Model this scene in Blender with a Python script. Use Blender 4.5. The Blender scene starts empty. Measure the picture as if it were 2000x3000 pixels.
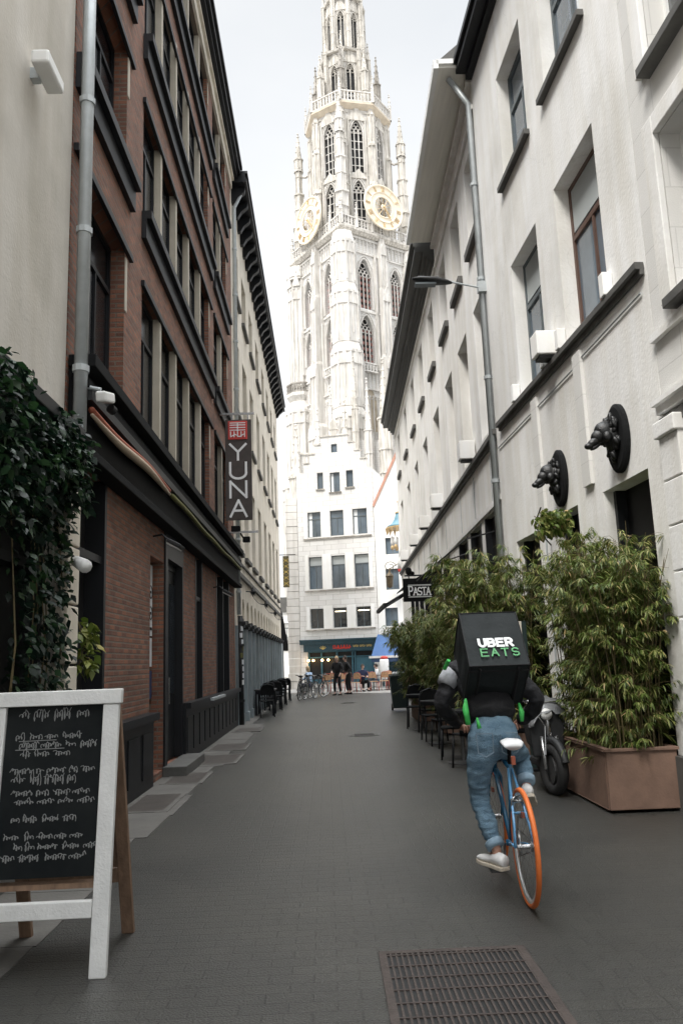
import bpy, bmesh, math, random
import numpy as np
from mathutils import Vector, Matrix, noise
R=math.radians; PI=math.pi
rnd=random.Random(7)
SC=bpy.context.scene
COL=SC.collection
# ------------------------------------------------------------------ camera, sky, sun, exposure
cam=bpy.data.cameras.new('camera'); camo=bpy.data.objects.new('camera',cam); COL.objects.link(camo)
cam.sensor_width=36; cam.sensor_height=36; cam.sensor_fit='AUTO'; cam.lens=36*1850/2352
cam.clip_start=.05; cam.clip_end=2000
camo.location=(0,0,1.5)
camo.matrix_world=Matrix.Translation((0,0,1.5))@Matrix.Rotation(R(-1.411),4,'Z')@Matrix.Rotation(PI/2+R(10.490),4,'X')@Matrix.Rotation(R(-2.062),4,'Z')
SC.camera=camo
SC.view_settings.view_transform='Standard'; SC.view_settings.look='None'; SC.view_settings.gamma=1
SC.view_settings.exposure=1.25
W=bpy.data.worlds.new('World'); SC.world=W; W.use_nodes=True
nt=W.node_tree; nt.nodes.clear()
SUN_EL,SUN_AZ=R(52),R(215)
sky=nt.nodes.new('ShaderNodeTexSky'); sky.sky_type='NISHITA'; sky.sun_disc=False
sky.sun_elevation=SUN_EL; sky.sun_rotation=SUN_AZ; sky.air_density=1.2; sky.dust_density=2
tc=nt.nodes.new('ShaderNodeTexCoord'); mp=nt.nodes.new('ShaderNodeMapping'); mp.inputs['Scale'].default_value=(1,1,2.2)
nz=nt.nodes.new('ShaderNodeTexNoise'); nz.inputs['Scale'].default_value=1.7; nz.inputs['Detail'].default_value=5; nz.inputs['Roughness'].default_value=.5
rp=nt.nodes.new('ShaderNodeValToRGB'); rp.color_ramp.elements[0].position=.32; rp.color_ramp.elements[0].color=(20.5,21.3,22.3,1)
rp.color_ramp.elements[1].position=.62; rp.color_ramp.elements[1].color=(23.8,24.2,24.6,1)
mx=nt.nodes.new('ShaderNodeMixRGB'); mx.inputs['Fac'].default_value=.93
bg=nt.nodes.new('ShaderNodeBackground'); bg.inputs['Strength'].default_value=.15
out=nt.nodes.new('ShaderNodeOutputWorld')
L_=nt.links.new
L_(tc.outputs['Generated'],mp.inputs[0]); L_(mp.outputs[0],nz.inputs['Vector']); L_(nz.outputs['Fac'],rp.inputs[0])
L_(sky.outputs[0],mx.inputs[1]); L_(rp.outputs[0],mx.inputs[2])
# overcast sky: brightest overhead, dimmer towards the horizon
sx_=nt.nodes.new('ShaderNodeSeparateXYZ'); L_(tc.outputs['Generated'],sx_.inputs[0])
gr=nt.nodes.new('ShaderNodeValToRGB'); gr.color_ramp.interpolation='LINEAR'
gr.color_ramp.elements[0].color=(.146,.146,.146,1); gr.color_ramp.elements[1].color=(1,1,1,1)
for p_,v_ in ((.5,.133),(.74,.116),(.87,.8)):
    e_=gr.color_ramp.elements.new(p_); e_.color=(v_,v_,v_,1)
L_(sx_.outputs['Z'],gr.inputs[0])
mg=nt.nodes.new('ShaderNodeMixRGB'); mg.blend_type='MULTIPLY'; mg.inputs[0].default_value=1
L_(mx.outputs[0],mg.inputs[1]); L_(gr.outputs[0],mg.inputs[2]); L_(mg.outputs[0],bg.inputs[0]); L_(bg.outputs[0],out.inputs[0])
sl=bpy.data.lights.new('sun','SUN'); sl.energy=1.5; sl.angle=R(16); sl.color=(1,.96,.9)
so=bpy.data.objects.new('sun',sl); COL.objects.link(so)
# sky texture: rotation measured clockwise from +Y
sd=Vector((math.sin(SUN_AZ)*math.cos(SUN_EL),math.cos(SUN_AZ)*math.cos(SUN_EL),math.sin(SUN_EL)))
so.rotation_euler=sd.to_track_quat('Z','Y').to_euler(); so.location=(0,0,60)

# ------------------------------------------------------------------ materials
MATS={}
def mat(key,col,rough=.7,var=.12,scale=3.,bump=.0,bscale=40.,metal=0.,streak=0.,emit=None,spec=.5,col2=None,stretch=(1,1,1),crack=0):
    if key in MATS: return MATS[key]
    m=bpy.data.materials.new(key); m.use_nodes=True; n=m.node_tree; b=n.nodes['Principled BSDF']
    b.inputs['Roughness'].default_value=rough; b.inputs['Metallic'].default_value=metal
    b.inputs['Specular IOR Level'].default_value=spec
    g=n.nodes.new('ShaderNodeNewGeometry')
    mpp=n.nodes.new('ShaderNodeMapping'); mpp.inputs['Scale'].default_value=stretch; n.links.new(g.outputs['Position'],mpp.inputs[0])
    t=n.nodes.new('ShaderNodeTexNoise'); t.inputs['Scale'].default_value=scale; t.inputs['Detail'].default_value=6; t.inputs['Roughness'].default_value=.6
    n.links.new(mpp.outputs[0],t.inputs['Vector'])
    r=n.nodes.new('ShaderNodeValToRGB'); r.color_ramp.elements[0].position=.3; r.color_ramp.elements[1].position=.7
    c2=col2 or tuple(min(1,c*(1+var)) for c in col); c1=tuple(c*(1-var) for c in col) if not col2 else col
    r.color_ramp.elements[0].color=(*c1,1); r.color_ramp.elements[1].color=(*c2,1)
    n.links.new(t.outputs['Fac'],r.inputs[0]); last=r.outputs[0]
    if streak:
        mp2=n.nodes.new('ShaderNodeMapping'); mp2.inputs['Scale'].default_value=(2.2,2.2,.18); n.links.new(g.outputs['Position'],mp2.inputs[0])
        t2=n.nodes.new('ShaderNodeTexNoise'); t2.inputs['Scale'].default_value=1.6; t2.inputs['Detail'].default_value=7; n.links.new(mp2.outputs[0],t2.inputs['Vector'])
        r2=n.nodes.new('ShaderNodeValToRGB'); r2.color_ramp.elements[0].position=.38; r2.color_ramp.elements[1].position=.6
        k=1-streak; r2.color_ramp.elements[0].color=(k,k*.985,k*.95,1); r2.color_ramp.elements[1].color=(1,1,1,1)
        n.links.new(t2.outputs['Fac'],r2.inputs[0])
        mm=n.nodes.new('ShaderNodeMixRGB'); mm.blend_type='MULTIPLY'; mm.inputs['Fac'].default_value=1
        n.links.new(last,mm.inputs[1]); n.links.new(r2.outputs[0],mm.inputs[2]); last=mm.outputs[0]
    if crack:   # hairline cracks, repair patches and grime blotches
        w1=n.nodes.new('ShaderNodeTexNoise'); w1.inputs['Scale'].default_value=1.9; w1.inputs['Detail'].default_value=5; n.links.new(g.outputs['Position'],w1.inputs['Vector'])
        va=n.nodes.new('ShaderNodeVectorMath'); va.operation='MULTIPLY_ADD'; va.inputs[1].default_value=(.9,.9,.9); n.links.new(w1.outputs['Color'],va.inputs[0]); n.links.new(g.outputs['Position'],va.inputs[2])
        vo=n.nodes.new('ShaderNodeTexVoronoi'); vo.feature='DISTANCE_TO_EDGE'; vo.inputs['Scale'].default_value=.25; n.links.new(va.outputs[0],vo.inputs['Vector'])
        rc=n.nodes.new('ShaderNodeValToRGB'); rc.color_ramp.elements[0].position=.0008; rc.color_ramp.elements[0].color=(1-crack*.75,)*3+(1,); rc.color_ramp.elements[1].position=.0035; rc.color_ramp.elements[1].color=(1,1,1,1); n.links.new(vo.outputs['Distance'],rc.inputs[0])
        w2=n.nodes.new('ShaderNodeTexNoise'); w2.inputs['Scale'].default_value=.55; w2.inputs['Detail'].default_value=9; w2.inputs['Roughness'].default_value=.62; n.links.new(g.outputs['Position'],w2.inputs['Vector'])
        r4=n.nodes.new('ShaderNodeValToRGB'); r4.color_ramp.elements[0].position=.36; r4.color_ramp.elements[0].color=(1-crack,1-crack*1.05,1-crack*1.2,1); r4.color_ramp.elements[1].position=.52; r4.color_ramp.elements[1].color=(1,1,1,1); n.links.new(w2.outputs['Fac'],r4.inputs[0])
        for o_ in (rc,r4):
            mm=n.nodes.new('ShaderNodeMixRGB'); mm.blend_type='MULTIPLY'; mm.inputs['Fac'].default_value=1; n.links.new(last,mm.inputs[1]); n.links.new(o_.outputs[0],mm.inputs[2]); last=mm.outputs[0]
    n.links.new(last,b.inputs['Base Color'])
    if bump:
        t3=n.nodes.new('ShaderNodeTexNoise'); t3.inputs['Scale'].default_value=bscale; t3.inputs['Detail'].default_value=4; n.links.new(g.outputs['Position'],t3.inputs['Vector'])
        bp=n.nodes.new('ShaderNodeBump'); bp.inputs['Strength'].default_value=bump; bp.inputs['Distance'].default_value=.02
        n.links.new(t3.outputs['Fac'],bp.inputs['Height']); n.links.new(bp.outputs[0],b.inputs['Normal'])
    if emit: b.inputs['Emission Color'].default_value=(*emit[0],1); b.inputs['Emission Strength'].default_value=emit[1]
    MATS[key]=m; return m
def brickmat(key,c1,c2,mortar,bw=.21,bh=.062,ms=.011,bump=.6,rough=.85,stain=.35,off=.5,uv=None):
    if key in MATS: return MATS[key]
    m=bpy.data.materials.new(key); m.use_nodes=True; n=m.node_tree; b=n.nodes['Principled BSDF']; b.inputs['Roughness'].default_value=rough
    g=n.nodes.new('ShaderNodeNewGeometry'); s=n.nodes.new('ShaderNodeSeparateXYZ'); n.links.new(g.outputs['Position'],s.inputs[0])
    ad=n.nodes.new('ShaderNodeMath'); n.links.new(s.outputs['X'],ad.inputs[0]); n.links.new(s.outputs['Y'],ad.inputs[1])
    cb=n.nodes.new('ShaderNodeCombineXYZ')
    if uv=='ground': n.links.new(s.outputs['X'],cb.inputs[0]); n.links.new(s.outputs['Y'],cb.inputs[1])
    else: n.links.new(ad.outputs[0],cb.inputs[0]); n.links.new(s.outputs['Z'],cb.inputs[1])
    t=n.nodes.new('ShaderNodeTexBrick'); n.links.new(cb.outputs[0],t.inputs['Vector']); t.inputs['Scale'].default_value=1
    t.inputs['Brick Width'].default_value=bw; t.inputs['Row Height'].default_value=bh; t.inputs['Mortar Size'].default_value=ms; t.inputs['Mortar Smooth'].default_value=.3
    t.inputs['Color1'].default_value=(*c1,1); t.inputs['Color2'].default_value=(*c2,1); t.inputs['Mortar'].default_value=(*mortar,1); t.offset=off
    z=n.nodes.new('ShaderNodeTexNoise'); z.inputs['Scale'].default_value=1.3; z.inputs['Detail'].default_value=8; z.inputs['Roughness'].default_value=.7; n.links.new(g.outputs['Position'],z.inputs['Vector'])
    r=n.nodes.new('ShaderNodeValToRGB'); r.color_ramp.elements[0].position=.3; r.color_ramp.elements[1].position=.65
    k=1-stain; r.color_ramp.elements[0].color=(k,k,k,1); r.color_ramp.elements[1].color=(1,1,1,1); n.links.new(z.outputs['Fac'],r.inputs[0])
    mm=n.nodes.new('ShaderNodeMixRGB'); mm.blend_type='MULTIPLY'; mm.inputs['Fac'].default_value=1; n.links.new(t.outputs['Color'],mm.inputs[1]); n.links.new(r.outputs[0],mm.inputs[2])
    n.links.new(mm.outputs[0],b.inputs['Base Color'])
    z2=n.nodes.new('ShaderNodeTexNoise'); z2.inputs['Scale'].default_value=60; n.links.new(g.outputs['Position'],z2.inputs['Vector'])
    a2=n.nodes.new('ShaderNodeMath'); a2.operation='MULTIPLY_ADD'; a2.inputs[1].default_value=-1; n.links.new(t.outputs['Fac'],a2.inputs[0]); n.links.new(z2.outputs['Fac'],a2.inputs[2])
    bp=n.nodes.new('ShaderNodeBump'); bp.inputs['Strength'].default_value=bump; bp.inputs['Distance'].default_value=.012
    n.links.new(a2.outputs[0],bp.inputs['Height']); n.links.new(bp.outputs[0],b.inputs['Normal'])
    MATS[key]=m; return m
def leafmat(key,a,b_,c):
    if key in MATS: return MATS[key]
    m=bpy.data.materials.new(key); m.use_nodes=True; n=m.node_tree; b=n.nodes['Principled BSDF']; b.inputs['Roughness'].default_value=.5
    g=n.nodes.new('ShaderNodeNewGeometry'); r=n.nodes.new('ShaderNodeValToRGB')
    r.color_ramp.elements[0].color=(*a,1); r.color_ramp.elements[1].color=(min(.5,c[0]*1.35),c[1]*.95,c[2]*1.3,1); e=r.color_ramp.elements.new(.55); e.color=(*b_,1); e=r.color_ramp.elements.new(.93); e.color=(*c,1)
    n.links.new(g.outputs['Random Per Island'],r.inputs[0]); n.links.new(r.outputs[0],b.inputs['Base Color'])
    try: b.inputs['Subsurface Weight'].default_value=0
    except: pass
    tr=n.nodes.new('ShaderNodeBsdfTranslucent'); n.links.new(r.outputs[0],tr.inputs['Color']); ms=n.nodes.new('ShaderNodeMixShader'); ms.inputs[0].default_value=.3
    n.links.new(b.outputs[0],ms.inputs[1]); n.links.new(tr.outputs[0],ms.inputs[2]); n.links.new(ms.outputs[0],n.nodes['Material Output'].inputs['Surface'])
    MATS[key]=m; return m
M=dict(
 beige=mat('beige plaster',(.52,.49,.44),.85,.09,1.5,.15,30,streak=.10,crack=.14),
 cream=mat('cream stone',(.70,.645,.555),.8,.1,2,.15,30,streak=.14),
 mull=mat('beige stone mullion',(.46,.42,.35),.8,.12,2,.15,30,streak=.14),
 lgrey=mat('light grey render',(.80,.795,.78),.85,.05,1.2,.2,25,streak=.09,crack=.13),
 lgrey2=mat('pale stone render',(.82,.81,.79),.85,.05,1.0,.2,25,streak=.08,crack=.10),
 white=mat('white render',(.84,.84,.83),.8,.04,1,.08,30,streak=.05),
 tower=mat('tower limestone',(.67,.65,.62),.85,.1,.7,.25,3,streak=.22),
 towerd=mat('weathered limestone',(.38,.355,.32),.9,.35,.9,.3,4,streak=.4),
 towerl=mat('tower stone trim',(.66,.63,.58),.85,.15,.8,.25,4,streak=.35),
 black=mat('black paint',(.007,.008,.010),.5,.25,3,spec=.35),
 blackm=mat('matt black',(.006,.0065,.007),.85,.3,4,spec=.2),
 dgrey=mat('dark grey wood',(.016,.017,.018),.6,.3,4),
 cornice=mat('dark painted cornice',(.055,.055,.05),.6,.25,2,stretch=(1,.2,1)),
 soffit=mat('grey soffit boards',(.72,.70,.64),.7,.1,2,stretch=(6,.3,1)),
 zinc=mat('zinc pipe',(.42,.45,.46),.45,.12,5,metal=.3),
 steel=mat('steel',(.5,.5,.5),.25,.1,5,metal=.9),
 dsteel=mat('dark steel',(.1,.1,.1),.4,.2,5,metal=.6),
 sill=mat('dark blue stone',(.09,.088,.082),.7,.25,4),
 glass=mat('dark glass',(.02,.025,.03),.06,.3,.6,spec=1.0),
 glassd=mat('black window glass',(.006,.007,.009),.25,.3,.6,spec=.35),
 glassb=mat('reflection-tinted glass',(.10,.13,.16),.05,.5,.5,spec=1.0),  # pale uneven base colour adds painted reflections to the real ones
 winfr=mat('grey window frame',(.10,.12,.13),.5,.1,4),
 winw=mat('white window frame',(.75,.75,.73),.45,.05,4),
 winbr=mat('brown window frame',(.10,.055,.04),.5,.15,4),
 curtain_reflection=mat('white curtain',(.72,.74,.75),.9,.08,2,stretch=(20,20,1)),
 blind=mat('grey roller blind',(.42,.45,.45),.8,.05,2),
 asphalt=mat('street asphalt',(.052,.0525,.050),.34,.12,1.1,.5,90,spec=.4),
 plaza=mat('plaza paving',(.26,.25,.235),.8,.15,1.2,.3,40),
 slab=mat('stone slab',(.105,.10,.09),.75,.2,3,.2,40),
 wood=mat('raw brown wood',(.20,.125,.08),.75,.25,4,.2,40,stretch=(8,8,1)),
 corten=mat('rusty brown planter',(.19,.118,.085),.8,.25,3,.15,40),
 whitep=mat('worn white paint',(.66,.66,.64),.5,.1,5,.15,60),
 chalkb=mat('chalkboard black',(.005,.007,.008),.7,.5,3,spec=.15,col2=(.016,.018,.018)),
 chalk=mat('chalk marks',(.22,.225,.22),.9,.2,60),
 seam=mat('denim stitching',(.16,.22,.27),.85,.1,60),
 soil=mat('soil',(.03,.022,.016),.95,.3,20,.4,60),
 stem=mat('bamboo stem',(.11,.085,.035),.6,.3,8),
 denim=mat('blue denim',(.085,.165,.235),.85,.32,11,.6,170,col2=(.22,.34,.44),stretch=(1,1,1.8)),
 denimc=mat('denim cuff inside',(.27,.38,.47),.85,.1,60,.2,200),
 jacket=mat('black jacket cloth',(.010,.010,.012),.75,.3,8,.3,60),
 jgrey=mat('grey jacket panel',(.40,.41,.43),.7,.1,8,.2,60),
 skin=mat('skin',(.50,.27,.19),.5,.08,12),
 skin2=mat('pale skin',(.62,.40,.32),.5,.08,12),
 hair=mat('dark hair',(.03,.018,.01),.6,.3,50,.4,120),
 hairb=mat('blond hair',(.45,.32,.18),.6,.2,50,.4,120),
 shoe=mat('white sneaker leather',(.80,.79,.77),.45,.05,12),
 sole=mat('cream rubber sole',(.62,.55,.44),.7,.1,12),
 bag=mat('dark teal black bag fabric',(.017,.021,.022),.75,.22,7,.3,14,spec=.25),
 bagd=mat('black bag webbing',(.008,.008,.009),.8,.2,10),
 green=mat('bright green fabric',(.06,.50,.10),.6,.2,12,.3,30),
 ltwhite=mat('white lettering',(.85,.86,.86),.6,.02,10),
 ltgreen=mat('green lettering',(.10,.36,.14),.6,.05,10),
 tyre=mat('orange tyre',(.72,.17,.035),.6,.12,9,.1,60),
 tyreb=mat('black rubber',(.015,.015,.015),.75,.2,9),
 rim=mat('silver rim',(.62,.63,.63),.3,.05,9,metal=.7),
 blueL=mat('light blue frame paint',(.14,.36,.62),.25,.06,9,spec=.8),
 blueD=mat('dark blue frame paint',(.02,.13,.25),.25,.1,9,spec=.8),
 saddle=mat('white saddle',(.80,.80,.80),.4,.03,9),
 shop=mat('dark teal shopfront',(.018,.055,.075),.4,.15,2),
 shopl=mat('teal panel',(.035,.11,.15),.45,.1,2),
 redl=mat('red lettering',(.50,.03,.018),.5,.05,9),
 goldl=mat('gold lettering',(.65,.48,.15),.4,.1,9,metal=.3),
 gold=mat('pale gilding',(.62,.45,.24),.4,.1,2,metal=.3),
 clockf=mat('pale gilded clock ring',(.84,.75,.60),.5,.06,2),
 awnb=mat('blue awning canvas',(.055,.12,.27),.8,.08,2),
 awno=mat('orange awning edge',(.32,.085,.045),.7,.15,3),
 awnc=mat('cream awning roll',(.42,.33,.24),.7,.1,3),
 awng=mat('olive awning edge',(.13,.13,.04),.7,.15,3),
 redch=mat('red chair cane',(.42,.07,.04),.6,.3,14),
 tan=mat('tan cane',(.48,.30,.18),.7,.3,14),
 binm=mat('dark green bin plastic',(.018,.032,.030),.45,.15,6),
 roof=mat('red roof tiles',(.5,.2,.15),.8,.2,8),
 bluecan=mat('blue canopy roof',(.10,.22,.28),.5,.15,6),
 red=mat('red cloth',(.7,.06,.04),.7,.15,6),
 navy=mat('navy cloth',(.02,.03,.08),.8,.2,6),
 lblue=mat('light blue shirt',(.35,.48,.66),.8,.15,9),
 bulb=mat('warm lit bulb',(1,.8,.5),.5,0,1,emit=((1,.62,.25),9.)),
 lit=mat('lit window lamp',(1,.9,.7),.5,0,1,emit=((1,.85,.6),2.)),
 louv=mat('red brown louvres',(.30,.14,.12),.8,.3,2),
 dark=mat('dark interior',(.004,.0045,.005),.6,.3,2),
 signbr=mat('brown sign panel',(.060,.048,.043),.6,.2,6),
 poster=mat('white poster',(.75,.77,.8),.6,.04,3),
 posterb=mat('blue poster',(.02,.05,.14),.5,.1,3),
 signred=mat('red seal',(.60,.06,.05),.6,.05,6),
 ironwork=mat('gilded iron',(.08,.06,.035),.5,.4,8,metal=.5),
 greyblue=mat('grey blue painted wood',(.24,.28,.30),.6,.15,2.5,streak=.25),
)
M['brick']=brickmat('red brick',(.31,.125,.072),(.15,.066,.045),(.17,.135,.105))
M['tbrick']=brickmat('limestone ashlar',(.76,.75,.73),(.70,.685,.66),(.52,.505,.475),.62,.30,.012,.35,.85,.10)
M['gbrick']=brickmat('pale ashlar',(.69,.68,.655),(.65,.64,.61),(.58,.57,.545),1.1,.42,.008,.2,.85,.06)
M['grate']=mat('rusty drain grate',(.055,.042,.036),.7,.3,9,.3,60)
# street: asphalt with slab-like joints and wear
def streetmat():
    m=MATS['street asphalt']; n=m.node_tree; b=n.nodes['Principled BSDF']
    g=n.nodes.new('ShaderNodeNewGeometry')
    s=n.nodes.new('ShaderNodeTexNoise'); s.inputs['Scale'].default_value=190; s.inputs['Detail'].default_value=2; n.links.new(g.outputs['Position'],s.inputs['Vector'])
    r=n.nodes.new('ShaderNodeValToRGB'); r.color_ramp.elements[0].position=.35; r.color_ramp.elements[0].color=(.6,.6,.6,1); r.color_ramp.elements[1].position=.68; r.color_ramp.elements[1].color=(1.5,1.48,1.42,1)
    n.links.new(s.outputs['Fac'],r.inputs[0])
    p=n.nodes.new('ShaderNodeTexNoise'); p.inputs['Scale'].default_value=.35; p.inputs['Detail'].default_value=7; p.inputs['Roughness'].default_value=.65; n.links.new(g.outputs['Position'],p.inputs['Vector'])
    r2=n.nodes.new('ShaderNodeValToRGB'); r2.color_ramp.elements[0].position=.35; r2.color_ramp.elements[0].color=(.72,.72,.73,1); r2.color_ramp.elements[1].position=.66; r2.color_ramp.elements[1].color=(1.2,1.18,1.12,1)
    n.links.new(p.outputs['Fac'],r2.inputs[0])
    old=b.inputs['Base Color'].links[0].from_socket
    a=n.nodes.new('ShaderNodeMixRGB'); a.blend_type='MULTIPLY'; a.inputs[0].default_value=1; n.links.new(old,a.inputs[1]); n.links.new(r.outputs[0],a.inputs[2])
    c=n.nodes.new('ShaderNodeMixRGB'); c.blend_type='MULTIPLY'; c.inputs[0].default_value=1; n.links.new(a.outputs[0],c.inputs[1]); n.links.new(r2.outputs[0],c.inputs[2])
    # small pavers, low contrast
    sp=n.nodes.new('ShaderNodeSeparateXYZ'); n.links.new(g.outputs['Position'],sp.inputs[0]); cb=n.nodes.new('ShaderNodeCombineXYZ'); n.links.new(sp.outputs['X'],cb.inputs[0]); n.links.new(sp.outputs['Y'],cb.inputs[1])
    t=n.nodes.new('ShaderNodeTexBrick'); n.links.new(cb.outputs[0],t.inputs['Vector']); t.inputs['Scale'].default_value=1; t.inputs['Brick Width'].default_value=.22; t.inputs['Row Height'].default_value=.11; t.inputs['Mortar Size'].default_value=.006; t.inputs['Mortar Smooth'].default_value=.4
    t.inputs['Color1'].default_value=(1.12,1.11,1.08,1); t.inputs['Color2'].default_value=(.88,.88,.89,1); t.inputs['Mortar'].default_value=(.55,.55,.55,1)
    d=n.nodes.new('ShaderNodeMixRGB'); d.blend_type='MULTIPLY'; d.inputs[0].default_value=.6; n.links.new(c.outputs[0],d.inputs[1]); n.links.new(t.outputs['Color'],d.inputs[2])
    # stains and dropped gum
    v=n.nodes.new('ShaderNodeTexVoronoi'); v.inputs['Scale'].default_value=2.2; n.links.new(g.outputs['Position'],v.inputs['Vector'])
    r3=n.nodes.new('ShaderNodeValToRGB'); r3.color_ramp.elements[0].position=.04; r3.color_ramp.elements[0].color=(.62,.62,.62,1); r3.color_ramp.elements[1].position=.055; r3.color_ramp.elements[1].color=(1,1,1,1); n.links.new(v.outputs['Distance'],r3.inputs[0])
    e=n.nodes.new('ShaderNodeMixRGB'); e.blend_type='MULTIPLY'; e.inputs[0].default_value=1; n.links.new(d.outputs[0],e.inputs[1]); n.links.new(r3.outputs[0],e.inputs[2])
    n.links.new(e.outputs[0],b.inputs['Base Color'])
    bp=n.nodes.new('ShaderNodeBump'); bp.inputs['Strength'].default_value=.5; bp.inputs['Distance'].default_value=.006; iv=n.nodes.new('ShaderNodeMath'); iv.operation='SUBTRACT'; iv.inputs[0].default_value=1; n.links.new(t.outputs['Fac'],iv.inputs[1]); n.links.new(iv.outputs[0],bp.inputs['Height'])
    old=b.inputs['Normal'].links[0].from_socket; n.links.new(old,bp.inputs['Normal']); n.links.new(bp.outputs[0],b.inputs['Normal'])
streetmat()

# ------------------------------------------------------------------ mesh helpers
class Fr:
    def __init__(s,o,u,n):
        s.o=Vector(o); s.u=Vector(u).normalized(); s.n=Vector(n).normalized()
    def p(s,a,d,z): return s.o+s.u*a+s.n*d+Vector((0,0,z))
XY=Fr((0,0,0),(1,0,0),(0,1,0))
class MB:
    def __init__(s): s.v=[]; s.f=[]
    def add(s,vs,fs):
        k=len(s.v); s.v+= [tuple(v) for v in vs]; s.f+=[tuple(i+k for i in f) for f in fs]; return s
    def box(s,a0,a1,d0,d1,z0,z1,fr=XY):
        P=[fr.p(a,d,z) for z in(z0,z1) for d in(d0,d1) for a in(a0,a1)]
        return s.add(P,[(0,1,3,2),(4,6,7,5),(0,4,5,1),(1,5,7,3),(3,7,6,2),(2,6,4,0)])
    def obox(s,c,sx,sy,sz,rot=None):   # oriented box
        m=(rot.to_matrix() if hasattr(rot,'to_matrix') else Matrix.Identity(3))
        P=[Vector(c)+m@Vector((x*sx/2,y*sy/2,z*sz/2)) for z in(-1,1) for y in(-1,1) for x in(-1,1)]
        return s.add(P,[(0,1,3,2),(4,6,7,5),(0,4,5,1),(1,5,7,3),(3,7,6,2),(2,6,4,0)])
    def quad(s,*P): return s.add(P,[tuple(range(len(P)))])
    def prism(s,poly,d0,d1,fr=XY):     # poly in (a,z), extruded d0..d1
        n=len(poly); P=[fr.p(a,d0,z) for a,z in poly]+[fr.p(a,d1,z) for a,z in poly]
        return s.add(P,[tuple(range(n))[::-1],tuple(range(n,2*n))]+[(i,(i+1)%n,n+(i+1)%n,n+i) for i in range(n)])
    def vprism(s,poly,z0,z1,top=None): # poly in (x,y)
        n=len(poly); top=top or poly; P=[(x,y,z0) for x,y in poly]+[(x,y,z1) for x,y in top]
        return s.add(P,[tuple(range(n))[::-1],tuple(range(n,2*n))]+[(i,(i+1)%n,n+(i+1)%n,n+i) for i in range(n)])
    def cyl(s,p,q,r0,r1=None,n=10,cap=True):
        p=Vector(p); q=Vector(q); r1=r0 if r1 is None else r1
        if (q-p).length<1e-6: return s
        m=(q-p).to_track_quat('Z','Y').to_matrix()
        P=[p+m@Vector((math.cos(t)*r0,math.sin(t)*r0,0)) for t in [2*PI*i/n for i in range(n)]]+[q+m@Vector((math.cos(t)*r1,math.sin(t)*r1,0)) for t in [2*PI*i/n for i in range(n)]]
        F=[(i,(i+1)%n,n+(i+1)%n,n+i) for i in range(n)]
        if cap: F+=[tuple(range(n))[::-1],tuple(range(n,2*n))]
        return s.add(P,F)
    def tube(s,pts,r,n=8):
        pts=[Vector(p) for p in pts]; rr=r if isinstance(r,(list,tuple)) else [r]*len(pts)
        P=[];F=[]; up=None
        for i,p in enumerate(pts):
            t=(pts[min(i+1,len(pts)-1)]-pts[max(i-1,0)])
            if t.length<1e-9: t=Vector((0,0,1))
            t.normalize()
            if up is None: up=Vector((0,0,1)) if abs(t.z)<.9 else Vector((1,0,0))
            x=t.cross(up); 
            if x.length<1e-6: x=t.orthogonal()
            x.normalize(); up=x.cross(t).normalized()
            for k in range(n):
                a=2*PI*k/n; P.append(p+(x*math.cos(a)+up*math.sin(a))*rr[i])
        for i in range(len(pts)-1):
            for k in range(n): F.append((i*n+k,i*n+(k+1)%n,(i+1)*n+(k+1)%n,(i+1)*n+k))
        F+=[tuple(range(n))[::-1],tuple(range((len(pts)-1)*n,len(pts)*n))]
        return s.add(P,F)
    def torus(s,c,R_,r,axis=(0,0,1),n=48,k=8,arc=2*PI,a0=0):
        m=Vector(axis).to_track_quat('Z','Y').to_matrix(); P=[];F=[]
        full=abs(arc-2*PI)<1e-6; N=n if full else n+1
        for i in range(N):
            t=a0+arc*i/n; e=Vector((math.cos(t),math.sin(t),0))
            for j in range(k):
                w=2*PI*j/k; P.append(Vector(c)+m@(e*(R_+r*math.cos(w))+Vector((0,0,r*math.sin(w)))))
        for i in range(n):
            i2=(i+1)%N
            if not full and i+1>=N: break
            for j in range(k): F.append((i*k+j,i2*k+j,i2*k+(j+1)%k,i*k+(j+1)%k))
        return s.add(P,F)
    def lathe(s,prof,c,n=16,axis=(0,0,1)):
        m=Vector(axis).to_track_quat('Z','Y').to_matrix(); P=[];F=[]
        for r,z in prof:
            for k in range(n):
                a=2*PI*k/n; P.append(Vector(c)+m@Vector((r*math.cos(a),r*math.sin(a),z)))
        for i in range(len(prof)-1):
            for k in range(n): F.append((i*n+k,i*n+(k+1)%n,(i+1)*n+(k+1)%n,(i+1)*n+k))
        F+=[tuple(range(n))[::-1],tuple(range((len(prof)-1)*n,len(prof)*n))]
        return s.add(P,F)
    def ball(s,c,r,n=10,m=8,sc=(1,1,1),rot=None):
        P=[];F=[];c=Vector(c); q=rot.to_matrix() if rot else Matrix.Identity(3)
        for i in range(m+1):
            th=PI*i/m
            for k in range(n):
                a=2*PI*k/n; P.append(c+q@Vector((math.sin(th)*math.cos(a)*r*sc[0],math.sin(th)*math.sin(a)*r*sc[1],math.cos(th)*r*sc[2])))
        for i in range(m):
            for k in range(n): F.append((i*n+k,(i+1)*n+k,(i+1)*n+(k+1)%n,i*n+(k+1)%n))
        return s.add(P,F)
def root(name,label,cat,loc=(0,0,0),group=None):
    o=bpy.data.objects.new(name,None); COL.objects.link(o); o.location=loc; o.empty_display_size=.2
    o['label']=label; o['category']=cat
    if group:o['group']=group
    return o
def wloc(o):
    v=Vector(o.location); 
    while o.parent: o=o.parent; v+=Vector(o.location)
    return v
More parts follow.
